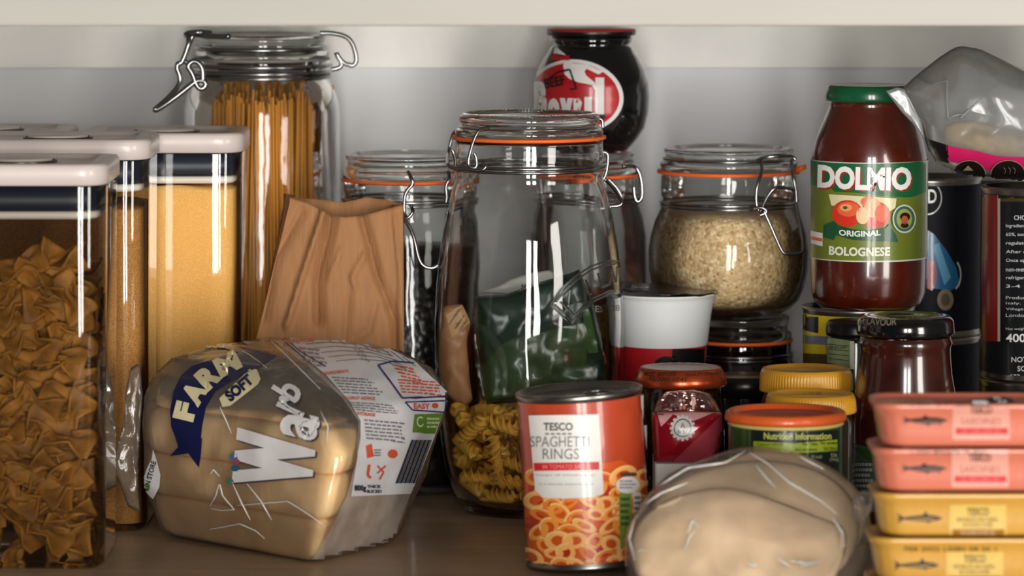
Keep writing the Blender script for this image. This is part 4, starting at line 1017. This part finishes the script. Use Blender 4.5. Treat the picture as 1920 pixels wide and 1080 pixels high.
for k in range(5):
    col = YT if k < 3 else PK; z0 = k * ht; dx = (-.0012, -.001, .0008, 0, .0008)[k]; cx_ = cxT + dx
    t = thing('fish_tin', lbls[k], 'tin', (cx_, cyT, z0), 'stacked fish tins')
    b = MB()
    def rr_(ins, z, flute=0):
        ring_ = rrect(cx_, cyT, Wt / 2 - ins, Dt / 2 - ins, .014, z, n=10)
        if flute:
            out = []
            for i, p in enumerate(resample(ring_, 160)):
                v_ = Vector((p.x - cx_, p.y - cyT, 0)).normalized(); out.append(p + v_ * flute * math.cos(i * 2 * PI * 40 / 160))
            return out
        return resample(ring_, 160)
    b.rings([rr_(.008, z0 + .0003), rr_(.0062, z0 + .0008), rr_(.0052, z0 + .003), rr_(.0045, z0 + ht * .35, .0002), rr_(.0036, z0 + ht * .6, .0002), rr_(.0024, z0 + ht * .78), rr_(.0006, z0 + ht * .86), rr_(0, z0 + ht * .93), rr_(.0004, z0 + ht - .0006), rr_(.0014, z0 + ht - .0002), rr_(.0025, z0 + ht - .0006), rr_(.0035, z0 + ht - .0022)], col, cap0=True)
    fb_ = b; body_o = b
    A = Art(b, None, eps=.0003, step=6)
    lab = MB(); A.o = lab
    yt = (0, 1002, 914, 828, 738)[k]; 
    if k:
        xo = (0, -12, -6, -2, 0)[k]
        fx0, fx1, fy0, fy1 = (1690 + xo, 1778 + xo, yt + 38, yt + 64) if k > 2 else (1686 + xo, 1774 + xo, yt + 44, yt + 72)
        DK = ink((26, 20, 18)); shp = FISH if k > 2 else MACK
        fsh = MB(); A.o = fsh
        A.poly([(fx0 + (fx1 - fx0) * x, fy0 + (fy1 - fy0) * y) for x, y in shp], DK, 1)
        A.poly([(fx0 + (fx1 - fx0) * x, fy0 + (fy1 - fy0) * y) for x, y in [(.25, .52), (.5, .46), (.8, .45), (.88, .5), (.7, .6), (.4, .58)]], ink((110, 84, 72)) if k > 2 else ink((150, 120, 60)), 2)
        fsh.build('fish_print', t); A.o = lab
        lx0, lx1 = 1786 + xo, 1893 + xo
        pc = ink((212, 148, 130)) if k > 2 else ink((208, 174, 88))
        ty = yt + (16 if k > 2 else 32)
        A.rect(lx0, ty, lx1, yt + (86 if k > 2 else 94), pc, 1)
        tk = ink((96, 58, 52)) if k > 2 else ink((110, 84, 34))
        A.text('TESCO', (lx0 + lx1) / 2, ty + 13, 42, 15, tk, 2, bold=.03)
        if k > 2:
            A.text('SARDINES', (lx0 + lx1) / 2, ty + 36, 76, 13, ink((170, 100, 88)), 2)
            A.rect(lx0 + 6, ty + 48, lx1 - 4, ty + 60, ink((196, 30, 40)), 2); A.text('IN TOMATO SAUCE', (lx0 + lx1) / 2, ty + 54, 66, 6, ink((220, 110, 110)), 3)
        else:
            A.text('BONELESS MACKEREL', (lx0 + lx1) / 2, ty + 28, 78, 8, tk, 2); A.text('IN SUNFLOWER', (lx0 + lx1) / 2, ty + 38, 56, 8, tk, 2)
            A.rect(lx0 + 6, ty + 46, lx1 - 4, ty + 58, ink((150, 98, 24)), 2); A.text('IN SUNFLOWER OIL', (lx0 + lx1) / 2, ty + 52, 64, 6, ink((214, 196, 150)), 3)
        st = (None, 'FEB 2022 L2082 08 26 1', None, 'L 5337 BN JUN 14 2021', 'L 5347 BN MAY 2021')[k]
        stm = MB(); A.o = stm
        if st: A.text(st, 1778 if k > 2 else 1782, yt + (20 if k > 2 else 26), 140 if k > 2 else 172, 9, ink((90, 60, 50)) if k > 2 else ink((80, 62, 30)), 3)
    b.build('can', t)
    if k: lab.build('printed_label', t)
    if k and stm.v: stm.build('date_stamp', t)
    l = MB(); l.rings([rr_(.0035, z0 + ht - .0022), rr_(.005, z0 + ht - .0026), rr_(.012, z0 + ht - .0026)], col if k < 4 else pm('tin_lid_dark_pink', (170, 84, 66), .3, coat=.4), cap1=True)
    if k == 4:
        l.torus(cx_ + .022, cyT, z0 + ht - .0012, .008, .001, WIRE, 24); l.box((cx_ + .006, cyT - .004, z0 + ht - .0024), (cx_ + .018, cyT + .004, z0 + ht - .0014), WIRE)
    l.build('lid', t)

# ================================================================== SPAGHETTI RINGS TIN (leaning a little to the left)
d = 1.81; rc = R(116, d); zc1 = Zp(727, d) ; Xc_ = Xp(1106, d)
t = thing('spaghetti_rings_tin', 'orange-red tin of spaghetti rings with a white label panel, leaning slightly', 'tin', (Xc_, d, 0))
Mt = Matrix.Translation((Xc_ - rc, d, .0012)) @ Matrix.Rotation(math.radians(-3.6), 4, 'Y') @ Matrix.Translation((-(Xc_ - rc), -d, 0))
hC = .1092
b = MB(); ST = pm('tin_plate', (150, 148, 142), .3, metal=1, var=.15)
b.lathe(Xc_, d, [(0, .002), (rc * .93, .002), (rc * .96, 0), (rc + .001, 0), (rc + .001, .002), (rc, .0035), (rc, hC - .0042), (rc + .0011, hC - .0028), (rc + .0012, hC - .0006), (rc + .0004, hC), (rc * .965, hC), (rc * .955, hC - .0045), (rc * .93, hC - .0052), (rc * .9, hC - .004), (rc * .82, hC - .004), (rc * .8, hC - .005), (0, hC - .005)], ST, 128)
b.xf(Mt); b.build('metal_body', t)
b = MB(); b.torus(Xc_ + .012, d + .002, hC - .0033, .009, .0009, ST, 24); b.box((Xc_ - .008, d - .004, hC - .0048), (Xc_ + .006, d + .006, hC - .0034), ST); b.xf(Mt); b.build('ring_pull', t)
lab = MB(); ORG = pm('orange_red_label', (188, 70, 40), .32, var=.18, vscale=14, coat=.5)
band(lab, Xc_, d, rc + .0003, .004, hC - .0046, ORG, a0=0, a1=2 * PI, n=128, nz=12); lab.xf(Mt)
A = Art(lab, lab, eps=.00022, step=6)
CREAM = ink((222, 218, 212)); GY = ink((96, 96, 96))
sauce = ink((206, 84, 24)); A.poly([(985, 900), (990, 875), (1020, 868), (1140, 868), (1165, 862), (1190, 880), (1215, 905), (1240, 1000), (1240, 1090), (985, 1090)], sauce, 1)
rnd = random.Random(9); k_ = 0
RC = [ink((236, 150, 60)), ink((244, 176, 96)), ink((230, 128, 44)), ink((246, 196, 130))]
DRK = ink((176, 40, 16))
for _ in range(14): A.ell(rnd.uniform(1000, 1220), rnd.uniform(900, 1070), rnd.uniform(8, 18), rnd.uniform(6, 14), DRK, 1.5)
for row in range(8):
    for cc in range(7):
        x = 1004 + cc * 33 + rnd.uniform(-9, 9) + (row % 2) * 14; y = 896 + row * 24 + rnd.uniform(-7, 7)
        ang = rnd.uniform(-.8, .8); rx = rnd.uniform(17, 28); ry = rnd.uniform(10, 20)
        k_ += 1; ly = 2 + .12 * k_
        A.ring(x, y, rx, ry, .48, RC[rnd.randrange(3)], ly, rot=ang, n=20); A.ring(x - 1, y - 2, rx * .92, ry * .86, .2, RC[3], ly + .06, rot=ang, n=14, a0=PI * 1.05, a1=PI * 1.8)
A.poly([(996, 778), (1121, 776), (1130, 925), (1108, 932), (1060, 934), (1022, 932), (1008, 918)], CREAM, 10)
A.text('TESCO', 1049, 799, 52, 15, ink((70, 70, 72)), 11, bold=.03); 
for k in range(5): A.rect(1026 + k * 10, 811, 1033 + k * 10, 814, GY, 11)
A.text('SPAGHETTI', 1052, 827, 104, 20, ink((110, 110, 110)), 11); A.text('RINGS', 1054, 850, 64, 20, ink((110, 110, 110)), 11)
A.poly([(1006, 867), (1122, 865), (1122, 880), (1007, 882)], ink((198, 36, 36)), 11); A.text('IN TOMATO SAUCE', 1064, 874, 84, 8, ink((226, 150, 146)), 12)
A.text('hoops of wheat pasta', 1062, 890, 104, 6, ink((150, 150, 158)), 11); A.text('in a naturally seasoned sauce', 1064, 907, 96, 6, ink((150, 150, 158)), 11)
# side panel
A.poly([(1195, 742), (1218, 736), (1246, 990), (1222, 990), (1212, 900)], CREAM, 10)
A.poly([(1201, 761), (1220, 757), (1222, 772), (1203, 776)], ink((190, 40, 36)), 11); A.poly([(1209, 848), (1228, 844), (1230, 859), (1211, 863)], ink((190, 40, 36)), 11)
for k in range(6): A.rect(1203 + k * .9, 782 + k * 10, 1222 + k, 786 + k * 10, GY, 11)
for k in range(8): A.rect(1211 + k * .9, 868 + k * 10, 1230 + k, 872 + k * 10, GY, 11)
A.ell(1173, 909, 21, 16, CREAM, 10); A.greek(1158, 900, 1188, 918, 3, ink((130, 130, 136)), 11, 2)
GN = ink((120, 148, 66)); A.poly([(1157, 924), (1179, 924), (1180, 970), (1176, 1020), (1160, 1030), (1158, 970)], GN, 10); A.poly([(1182, 922), (1196, 924), (1197, 970), (1184, 978)], CREAM, 10)
A.greek(1160, 932, 1177, 990, 5, ink((60, 80, 40)), 11, 3); A.greek(1184, 930, 1195, 970, 4, GY, 11, 4)
A.rect(1160, 886, 1188, 892, ink((80, 60, 60)), 11)
lab.build('label', t)

# ================================================================== BROWN PAPER BAG
t = thing('paper_bag', 'creased brown paper bag standing open behind the bread', 'bag', (Xp(620, 2.06), 2.06, 0))
KRAFT = pm('kraft_paper', (156, 110, 70), .75, var=.08, vscale=90, bump=.25, bscale=220, stretch=(3, 3, .12))
dF, dBk = 2.045, 2.085
topF = [(543, 371), (578, 381), (602, 393), (627, 404), (649, 407), (674, 405), (693, 401), (743, 387), (755, 384)]
def lerpl(pts, u):
    P = pts; 
    for a, b_ in zip(P, P[1:]):
        if u <= b_[0]: return a[1] + (b_[1] - a[1]) * (u - a[0]) / (b_[0] - a[0])
    return P[-1][1]
def seg_dist(p, a, b_):
    ax, ay = a; bx, by = b_; vx, vy = bx - ax, by - ay; t_ = max(0, min(1, ((p[0] - ax) * vx + (p[1] - ay) * vy) / (vx * vx + vy * vy)))
    dx, dy = p[0] - ax - vx * t_, p[1] - ay - vy * t_
    s_ = 1 if (vx * dy - vy * dx) > 0 else -1
    return math.hypot(dx, dy) * s_
creases = [([(624, 400), (617, 444), (598, 516), (598, 600)], .006, 16), ([(608, 395), (580, 480), (539, 610)], -.005, 9), ([(680, 405), (709, 516), (742, 601), (748, 700)], .005, 14), ([(566, 400), (520, 480), (495, 600)], .003, 14),
           ([(690, 470), (660, 520), (668, 540)], -.0025, 8), ([(640, 470), (620, 520)], -.002, 8), ([(655, 560), (648, 640), (690, 620), (705, 560)], .002, 12), ([(740, 400), (752, 520), (752, 680)], -.002, 8)]
def bag_depth(x, y):
    dd = 0
    for pl, a_, w_ in creases:
        best = min((seg_dist((x, y), p, q) for p, q in zip(pl, pl[1:])), key=abs)
        k = max(0, 1 - abs(best) / w_); dd += 1.5 * a_ * k * (1 if best > 0 else .55)
    dd += .0015 * noise.noise(Vector((x / 40, y / 60, 2)))
    dd -= .004 * math.sin(PI * min(1, max(0, (x - 500) / 250)))
    return dd
def frontpt(u, v):
    xt = 543 + (755 - 543) * u; xb = 470 + (762 - 470) * u
    yt = lerpl(topF, xt); y = yt + (1000 - yt) * v
    k = min(1, max(0, (y - 380) / 260)); x = xt + ((479 + (757 - 479) * u) - xt) * k if y < 640 else (479 + (757 - 479) * u)
    dl = dF + .006 * (1 - k)
    p = at(x, y, dl + bag_depth(x, y))
    if p.z < .001: p.z = .001
    return p
b = MB(); b.grid(frontpt, 70, 80, KRAFT)
backtop = [(532, 361), (554, 369), (600, 372), (640, 378), (665, 373), (687, 368), (727, 373), (757, 381)]
def backpt(u, v):
    xt = 532 + (757 - 532) * u; yt = lerpl(backtop, xt) + 2; y = yt + (1000 - yt) * v; k = min(1, max(0, (y - 380) / 260)); x = xt + (482 + (757 - 482) * u - xt) * k
    p = at(x, y, dBk - .008 * math.sin(PI * u) * (1 - v) + .002 * noise.noise(Vector((x / 30, y / 30, 7)))); p.z = max(p.z, .001); return p
b.grid(backpt, 50, 50, KRAFT)
def side(u0):
    def f(u, v):
        a = frontpt(u0, v); c_ = backpt(u0, v); p = a.lerp(c_, u); p.x += (.006 if u0 == 0 else -.008) * math.sin(PI * u) * (1 - .5 * v) * (1 if u0 == 0 else 1)
        if v == 0: p.z -= .0
        return p
    return f
b.grid(side(0), 12, 80, KRAFT); b.grid(side(1), 12, 80, KRAFT)
o = b.build('paper', t, recalc=False); sd = o.modifiers.new('thick', 'SOLIDIFY'); sd.thickness = .0004
# ================================================================== SLICED LOAF IN PRINTED WRAPPER
def remap(p):
    px = 960 + p.x * 5600 / p.y * .9905; py = -230 + 5600 * (.42 - p.z) / p.y
    q = at(px, py, 1.80 + (p.y - 1.80) * 1.25); q.z = max(q.z, .0006 + p.z * .1); return q
def quadring(cs, z, n=96, rnd_it=3, wr=0.0, seed=0):
    pts = []
    for i in range(4):
        a, b_ = Vector(cs[i] + (0,)), Vector(cs[(i + 1) % 4] + (0,))
        pts += [a, a.lerp(b_, .14), a.lerp(b_, .5), a.lerp(b_, .86)]
    q = resample(chaikin(pts, rnd_it), n)
    c = sum(q, Vector()) / n; out = []
    for i, p in enumerate(q):
        dv = (p - c); nn = noise.noise(Vector((p.x * 35, p.y * 35, z * 30 + seed))) + .5 * noise.noise(Vector((p.x * 90, p.y * 90, z * 70 + seed)))
        out.append(remap(Vector((p.x, p.y, z)) + dv.normalized() * wr * nn))
    return out
levels = [(.0008, [(-.121, 1.825), (-.076, 1.885), (-.185, 1.975), (-.222, 1.905)]), (.004, [(-.121, 1.815), (-.070, 1.887), (-.187, 1.985), (-.228, 1.90)]), (.035, [(-.112, 1.80), (-.055, 1.90), (-.187, 1.99), (-.2375, 1.888)]),
          (.07, [(-.104, 1.80), (-.043, 1.905), (-.183, 1.99), (-.2385, 1.885)]), (.09, [(-.112, 1.81), (-.038, 1.92), (-.178, 1.985), (-.2385, 1.888)]), (.103, [(-.124, 1.835), (-.048, 1.93), (-.172, 1.98), (-.234, 1.895)]),
          (.113, [(-.137, 1.865), (-.070, 1.94), (-.168, 1.97), (-.222, 1.905)]), (.1185, [(-.145, 1.89), (-.105, 1.94), (-.162, 1.958), (-.200, 1.915)]), (.1205, [(-.148, 1.915), (-.135, 1.935), (-.155, 1.94), (-.17, 1.92)])]
def lev(z):
    for (z0_, a), (z1_, b_) in zip(levels, levels[1:]):
        if z <= z1_:
            k = (z - z0_) / (z1_ - z0_); return [tuple(Vector(p).lerp(Vector(q), k)) for p, q in zip(a, b_)]
    return levels[-1][1]
zs = [.0008, .002, .004] + [.004 + .0035 * i for i in range(1, 25)] + [.0905, .0935, .0965, .0995, .103, .106, .109, .113, .116, .1185, .12, .1205]
zs = sorted(set(zs))
tB = thing('bread_wrapper', 'clear printed bread wrapper with navy ribbon and white lettering around the sliced loaf', 'wrapper', (-.145, 1.92, 0))
FILMB = thin('bread_film', (.93, .94, .93), edge=.55, gloss=.8, base=.01, milk=(200, 196, 188), milkfac=.09, rough=.09, bump=.25, bscale=34, stretch=(1, 1, .5))
fb2 = MB(); fb2.rings([quadring(lev(z), z, wr=.0014 if z > .004 else 0, seed=1) for z in zs], FILMB, cap0=True, cap1=True)
fb2.build('film', tB)
pr = MB(); A = Art(fb2, pr, eps=.0003, step=8)
MILK = thin('milky_film_panel', (.9, .9, .9), edge=.6, gloss=1.5, base=.02, milk=(212, 204, 194), milkfac=.42, rough=.2, bump=.3)
A.poly([(488, 627), (560, 626), (700, 640), (790, 690), (843, 742), (820, 800), (780, 900), (745, 985), (742, 1020), (600, 1068), (572, 1070), (610, 1010), (650, 930), (668, 860), (672, 790), (640, 745), (580, 690), (520, 645)], MILK, 1)
A.poly([(300, 668), (360, 645), (500, 628), (600, 640), (660, 700), (672, 760), (674, 806), (640, 800), (560, 780), (470, 765), (380, 770), (300, 740)], thin('grey_film_panel', (.75, .75, .74), edge=.6, gloss=1.5, base=.02, milk=(150, 144, 134), milkfac=.3, rough=.2, bump=.5), .6)
NVY = ink((22, 26, 66)); CRM = ink((214, 202, 160)); WHT = ink((214, 210, 208))
A.poly([(320, 770), (326, 735), (340, 705), (360, 688), (420, 668), (470, 658), (520, 668), (480, 692), (440, 712), (405, 735), (387, 765), (380, 800), (378, 822), (330, 820), (322, 800)], NVY, 2)
A.poly([(320, 855), (335, 838), (330, 820), (380, 822), (378, 850), (374, 877), (354, 850)], NVY, 2)
A.poly([(286, 660), (300, 650), (400, 644), (440, 648), (490, 660), (470, 668), (420, 655), (340, 656), (300, 662)], NVY, 2)
for ch, x, y, w_, h_, r_ in (('F', 348, 772, 32, 40, -76), ('A', 365, 738, 38, 42, -58), ('R', 391, 708, 38, 42, -44), ('M', 427, 684, 46, 38, -28)): A.text(ch, x, y, w_, h_, CRM, 3, rot=r_, bold=.07)
A.text('FARM', 330, 655, 50, 8, CRM, 3, bold=.05, rot=-4); A.text('HOUSE', 400, 650, 50, 8, CRM, 3, bold=.05, rot=2)
A.poly([(412, 748), (470, 692), (482, 694), (489, 712), (484, 722), (432, 762), (418, 764)], CRM, 2); A.text('SOFT', 449, 729, 58, 22, NVY, 3, rot=-41, bold=.06)
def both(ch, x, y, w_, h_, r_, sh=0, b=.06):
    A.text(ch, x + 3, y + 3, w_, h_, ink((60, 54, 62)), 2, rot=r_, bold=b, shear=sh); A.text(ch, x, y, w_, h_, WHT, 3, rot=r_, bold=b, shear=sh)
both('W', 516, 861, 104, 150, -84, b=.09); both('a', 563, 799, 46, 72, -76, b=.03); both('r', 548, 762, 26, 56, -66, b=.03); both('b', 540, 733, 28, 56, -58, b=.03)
A.poly([(268, 905), (276, 880), (286, 860), (288, 842), (294, 860), (302, 890), (300, 912), (288, 935), (282, 930), (270, 915)], WHT, 2); A.text('IN STORE', 284, 888, 50, 10, ink((40, 46, 40)), 3, rot=-75, bold=.03); A.ell(279, 912, 4, 6, ink((90, 140, 60)), 3)
A.ell(440, 856, 8, 6, ink((60, 110, 150)), 3); A.ell(446, 866, 6, 6, ink((150, 70, 100)), 4); A.ell(443, 878, 8, 6, ink((50, 90, 120)), 3); A.ell(433, 902, 7, 5, ink((70, 120, 90)), 3)
A.text('XXXXXX', 313, 725, 40, 5, CRM, 3, rot=-80) if False else None
# white information panel wrapping over the top and the right side
A.poly([(520, 630), (600, 627), (700, 640), (780, 682), (836, 735), (840, 745), (812, 820), (792, 870), (768, 925), (656, 930), (664, 880), (674, 820), (674, 790), (655, 755), (610, 705)], ink((206, 204, 204), .45), 3)
BLU = ink((40, 40, 100)); ORR = ink((206, 84, 54)); GRY = ink((120, 118, 126))
Q = A
A.line([(530, 632), (560, 660), (610, 690)], 2.5, BLU, 4)
for k in range(6): A.line([(560 + 14 * k, 640 + 8 * k), (600 + 14 * k, 636 + 8 * k), (660 + 12 * k, 640 + 8 * k), (720 + 8 * k, 655 + 8 * k)], 1.3, GRY, 4)
for k in range(8): A.line([(600 + 22 * k, 628 + 2 * k + .6 * k * k), (625 + 22 * k, 646 + 2 * k + .6 * k * k)], 1.2, GRY, 4)
A.text('NUTRITION', 560, 643, 56, 7, ORR, 5, rot=-4, bold=.02)
for k in range(3): A.text('2.5g', 672 + 6 * k, 660 + 9 * k, 18, 6, GRY, 5, rot=12)
def para(x0, y0, x1, y1, rows, c_, sd_, slant=.12, dxr=4):
    rr = random.Random(sd_); h = (y1 - y0) / rows
    for r_ in range(rows):
        x = x0 + dxr * r_; xe = x1 + dxr * r_ - rr.random() * 12
        while x < xe:
            ww = rr.uniform(5, 15); y = y0 + r_ * h + (x - x0) * slant
            A.poly([(x, y), (min(xe, x + ww), y + ww * slant), (min(xe, x + ww), y + ww * slant + h * .45), (x, y + h * .45)], c_, 5); x += ww + 2.5
para(560, 654, 600, 690, 5, GRY, 1); A.text('INGREDIENTS', 628, 702, 50, 6, ORR, 5, rot=-6, bold=.03); para(622, 710, 700, 742, 6, GRY, 2, .06); A.text('ALLERGY ADVICE', 672, 750, 60, 6, ORR, 5, rot=2, bold=.03); para(652, 757, 736, 774, 4, GRY, 3, .06, 5); A.text('STORAGE', 684, 779, 34, 6, ORR, 5, rot=3, bold=.03); para(680, 788, 758, 828, 6, GRY, 4, .08, .8)
A.line([(708, 688), (735, 681), (775, 684)], 3, BLU, 5); A.line([(708, 688), (753, 750)], 3, BLU, 5); A.line([(753, 750), (836, 744)], 3, BLU, 5)
para(735, 686, 782, 716, 5, ORR, 5, .2, 5); para(744, 714, 826, 742, 5, ORR, 6, .06, 2)
for a_, b_ in (((757, 756), (834, 752)), ((834, 752), (830, 774)), ((830, 774), (770, 770)), ((770, 770), (757, 756))): A.line([a_, b_], 2.5, BLU, 5)
A.text('EASY', 787, 763, 30, 10, ORR, 6, rot=0, bold=.03); A.ell(812, 762, 6, 5, ORR, 6)
A.poly([(774, 778), (827, 776), (812, 812), (770, 812)], ink((94, 130, 44)), 5); A.ring(784, 792, 7, 10, .3, ink((200, 214, 170)), 6, a0=.5, a1=5.5); A.greek(796, 784, 820, 806, 3, ink((190, 206, 150)), 6, 1)
for k in range(15):
    x = 768 + k * 2.6; A.poly([(x, 824), (x + (1.6 if k % 3 else 2.3), 824), (x - 30 + (1.6 if k % 3 else 2.3), 905), (x - 30, 905)], ink((40, 40, 52)), 5)
A.poly([(683, 838), (694, 834), (697, 855), (685, 858)], ORR, 5); A.ell(733, 850, 9, 8, ORR, 5); A.line([(689, 870), (686, 890), (692, 895)], 5, ORR, 5); A.line([(704, 872), (716, 884), (708, 898)], 3, ORR, 5); A.line([(720, 872), (704, 886)], 3, ORR, 5); A.greek(698, 842, 712, 856, 3, GRY, 5, 7)
A.text('800g', 672, 915, 22, 14, ink((50, 46, 70)), 5, bold=.05); A.text('THICK', 698, 911, 26, 6, ink((50, 46, 70)), 5, bold=.04); A.text('SLICED', 698, 920, 28, 6, ink((50, 46, 70)), 5, bold=.04)
pr.build('printing', tB)
CREASE = pm('creased_film', (236, 234, 226), .25, var=.02, coat=1, trans=.3)
for ln in [[(436, 905), (452, 940), (470, 975)], [(462, 905), (490, 940), (510, 975)], [(392, 952), (405, 930), (412, 905), (418, 930), (440, 955), (415, 957), (392, 952)], [(440, 948), (540, 940), (580, 965), (615, 990)], [(390, 993), (450, 982), (480, 995), (497, 1010)], [(395, 890), (400, 880), (412, 893)],
           [(412, 762), (425, 790), (434, 812)], [(600, 770), (615, 800), (612, 830)], [(440, 650), (470, 668), (500, 690)], [(300, 690), (262, 700), (246, 740)], [(500, 632), (560, 690), (600, 730)], [(248, 790), (256, 830), (250, 880)], [(262, 970), (300, 1000), (345, 1018)]]:
    q = A.project(ln, 1, 24)
    if len(q) > 3: MB().tube(q, lambda f: .00015 + .0004 * math.sin(PI * f), CREASE, 6).build('film_crease', tB)
# gathered clear end at the left
b = MB(); pillow(b, [(245, 690), (262, 680), (268, 740), (262, 820), (258, 900), (262, 960), (240, 950), (222, 900), (206, 880), (216, 850), (232, 790), (236, 730)], 1.925, .006, FILMB, amp=.003, nscale=60, seed=2, smooth=0, pw=.5, n=80); b.build('gathered_end', tB)
# slices
CRUMB = pm('bread_crust_side', (250, 206, 150), .75, var=.12, vscale=45, bump=.35, bscale=90, sss=.1)
hS = .0272
for k in range(4):
    b = MB(); z0 = .003 + k * hS; rs = []
    for (dz, sc) in ((0, .90), (.002, .945), (.006, .96), (hS * .5, .97), (hS - .006, .96), (hS - .002, .945), (hS - .0004, .90), (hS - .0004, .5)):
        cs = lev(min(.114, max(.006, z0 + dz * (1 if k < 3 else .93) + (.005 if k == 3 else 0))))
        c0 = sum((Vector(p) for p in cs), Vector((0, 0))) / 4; cs = [tuple(c0 + (Vector(p) - c0) * (sc - (.03 if k == 3 else 0))) for p in cs]
        rs.append(quadring(cs, z0 + dz * (1 if k < 3 else .93), wr=.0014, seed=3 + k))
    b.rings(rs, CRUMB, cap0=True, cap1=True)
    nm = ('bottom chunk of white bread slices in the wrapper', 'second chunk up of white bread slices in the wrapper', 'third chunk up of white bread slices behind the white lettering', 'top chunk of white bread slices under the navy ribbon')[k]
    tag(b.build('bread_slices', loc=(-.148, 1.93, z0)), nm, 'bread', 'bread slices stacked in the wrapper')

# ================================================================== PITTA BREADS IN A CLEAR BAG
PIT = pm('pitta_bread', (236, 206, 168), .75, var=.22, vscale=22, bump=.3, bscale=60, sss=.1)
def pitta(outline, d, T, lean, amp, seed, lb_):
    b = MB(); pillow(b, outline, d, T, PIT, amp=amp, nscale=24, seed=seed, smooth=2, n=110, rings=24, pw=.42, lean=lean)
    lo = min(p.z for p in b.v)
    return tag(b.build('pitta_bread', loc=at(sum(p[0] for p in outline) / len(outline), max(p[1] for p in outline), d)), lb_, 'bread', 'pitta breads in the clear bag')
cxp = .126
pitta([(1182, 1050), (1184, 1000), (1205, 965), (1250, 936), (1330, 912), (1400, 918), (1480, 948), (1550, 975), (1590, 990), (1585, 1050), (1550, 1110), (1460, 1145), (1350, 1150), (1250, 1130), (1200, 1095)], 1.684, .0085, .00026, .0085, 1, 'frontmost pale pitta bread filling the lower half of the clear bag')
pitta([(1205, 1010), (1228, 935), (1268, 898), (1340, 872), (1430, 860), (1515, 872), (1578, 906), (1612, 960), (1610, 1030), (1560, 1090), (1440, 1120), (1300, 1110), (1220, 1070)], 1.714, .0105, .00026, .003, 2, 'middle pitta bread whose curved top edge shows above the front one')
pitta([(1262, 980), (1270, 910), (1310, 876), (1370, 860), (1420, 843), (1480, 848), (1540, 868), (1595, 905), (1622, 960), (1622, 1010), (1560, 1070), (1440, 1090), (1320, 1075), (1275, 1030)], 1.748, .0105, .00022, .003, 3, 'rearmost browner pitta bread at the top of the clear bag')
t = thing('pitta_bag', 'clear crinkled plastic bag wrapped around the pitta breads', 'bag', (cxp, 1.715, 0))
FILMP = thin('pitta_film', (.99, .985, .98), edge=.85, gloss=.5, base=.0, milk=(236, 226, 216), milkfac=.10, rough=.1, bump=.12, bscale=32)
b = MB(); pillow(b, [(1168, 1030), (1176, 985), (1205, 940), (1225, 915), (1262, 882), (1330, 856), (1380, 838), (1412, 836), (1470, 842), (1530, 860), (1590, 895), (1625, 940), (1638, 1000), (1628, 1060), (1600, 1120), (1500, 1160), (1350, 1168), (1220, 1140), (1175, 1085)], 1.712, .047, FILMP, amp=.002, nscale=45, seed=4, smooth=1, n=140, rings=34, pw=.26, lean=.00024)
pf = b; b.build('film', t)
A = Art(pf, MB(), eps=.0002)
for ln in [[(1290, 1000), (1298, 975), (1310, 990)], [(1285, 1030), (1292, 1008), (1302, 996)], [(1195, 1035), (1204, 1030), (1212, 1036)], [(1455, 1045), (1470, 1055), (1482, 1062)], [(1480, 1052), (1510, 1056), (1535, 1052)], [(1500, 1062), (1520, 1058), (1535, 1055)], [(1400, 1055), (1412, 1060), (1420, 1058)],
           [(1230, 915), (1290, 878), (1360, 868), (1400, 845)], [(1400, 846), (1440, 870), (1480, 905), (1540, 940), (1570, 965)], [(1415, 870), (1440, 900), (1455, 915)], [(1210, 945), (1240, 925), (1290, 905)], [(1480, 845), (1520, 868), (1545, 880)], [(1560, 970), (1580, 1000), (1578, 1030)], [(1190, 1050), (1180, 1010), (1190, 975)]]:
    q = A.project(ln, 1, 24)
    if len(q) > 3: MB().tube(q, lambda f: .0002 + .0006 * math.sin(PI * f), CREASE, 6).build('film_crease', t)
b = MB(); pillow(b, [(1600, 925), (1625, 918), (1638, 930), (1634, 960), (1622, 975), (1604, 980), (1596, 960)], 1.69, .006, FILMP, amp=.003, nscale=90, seed=3, smooth=1, pw=.5); b.build('twisted_end', t)

for o in bpy.data.objects:
    if '_o' in o: del o['_o']
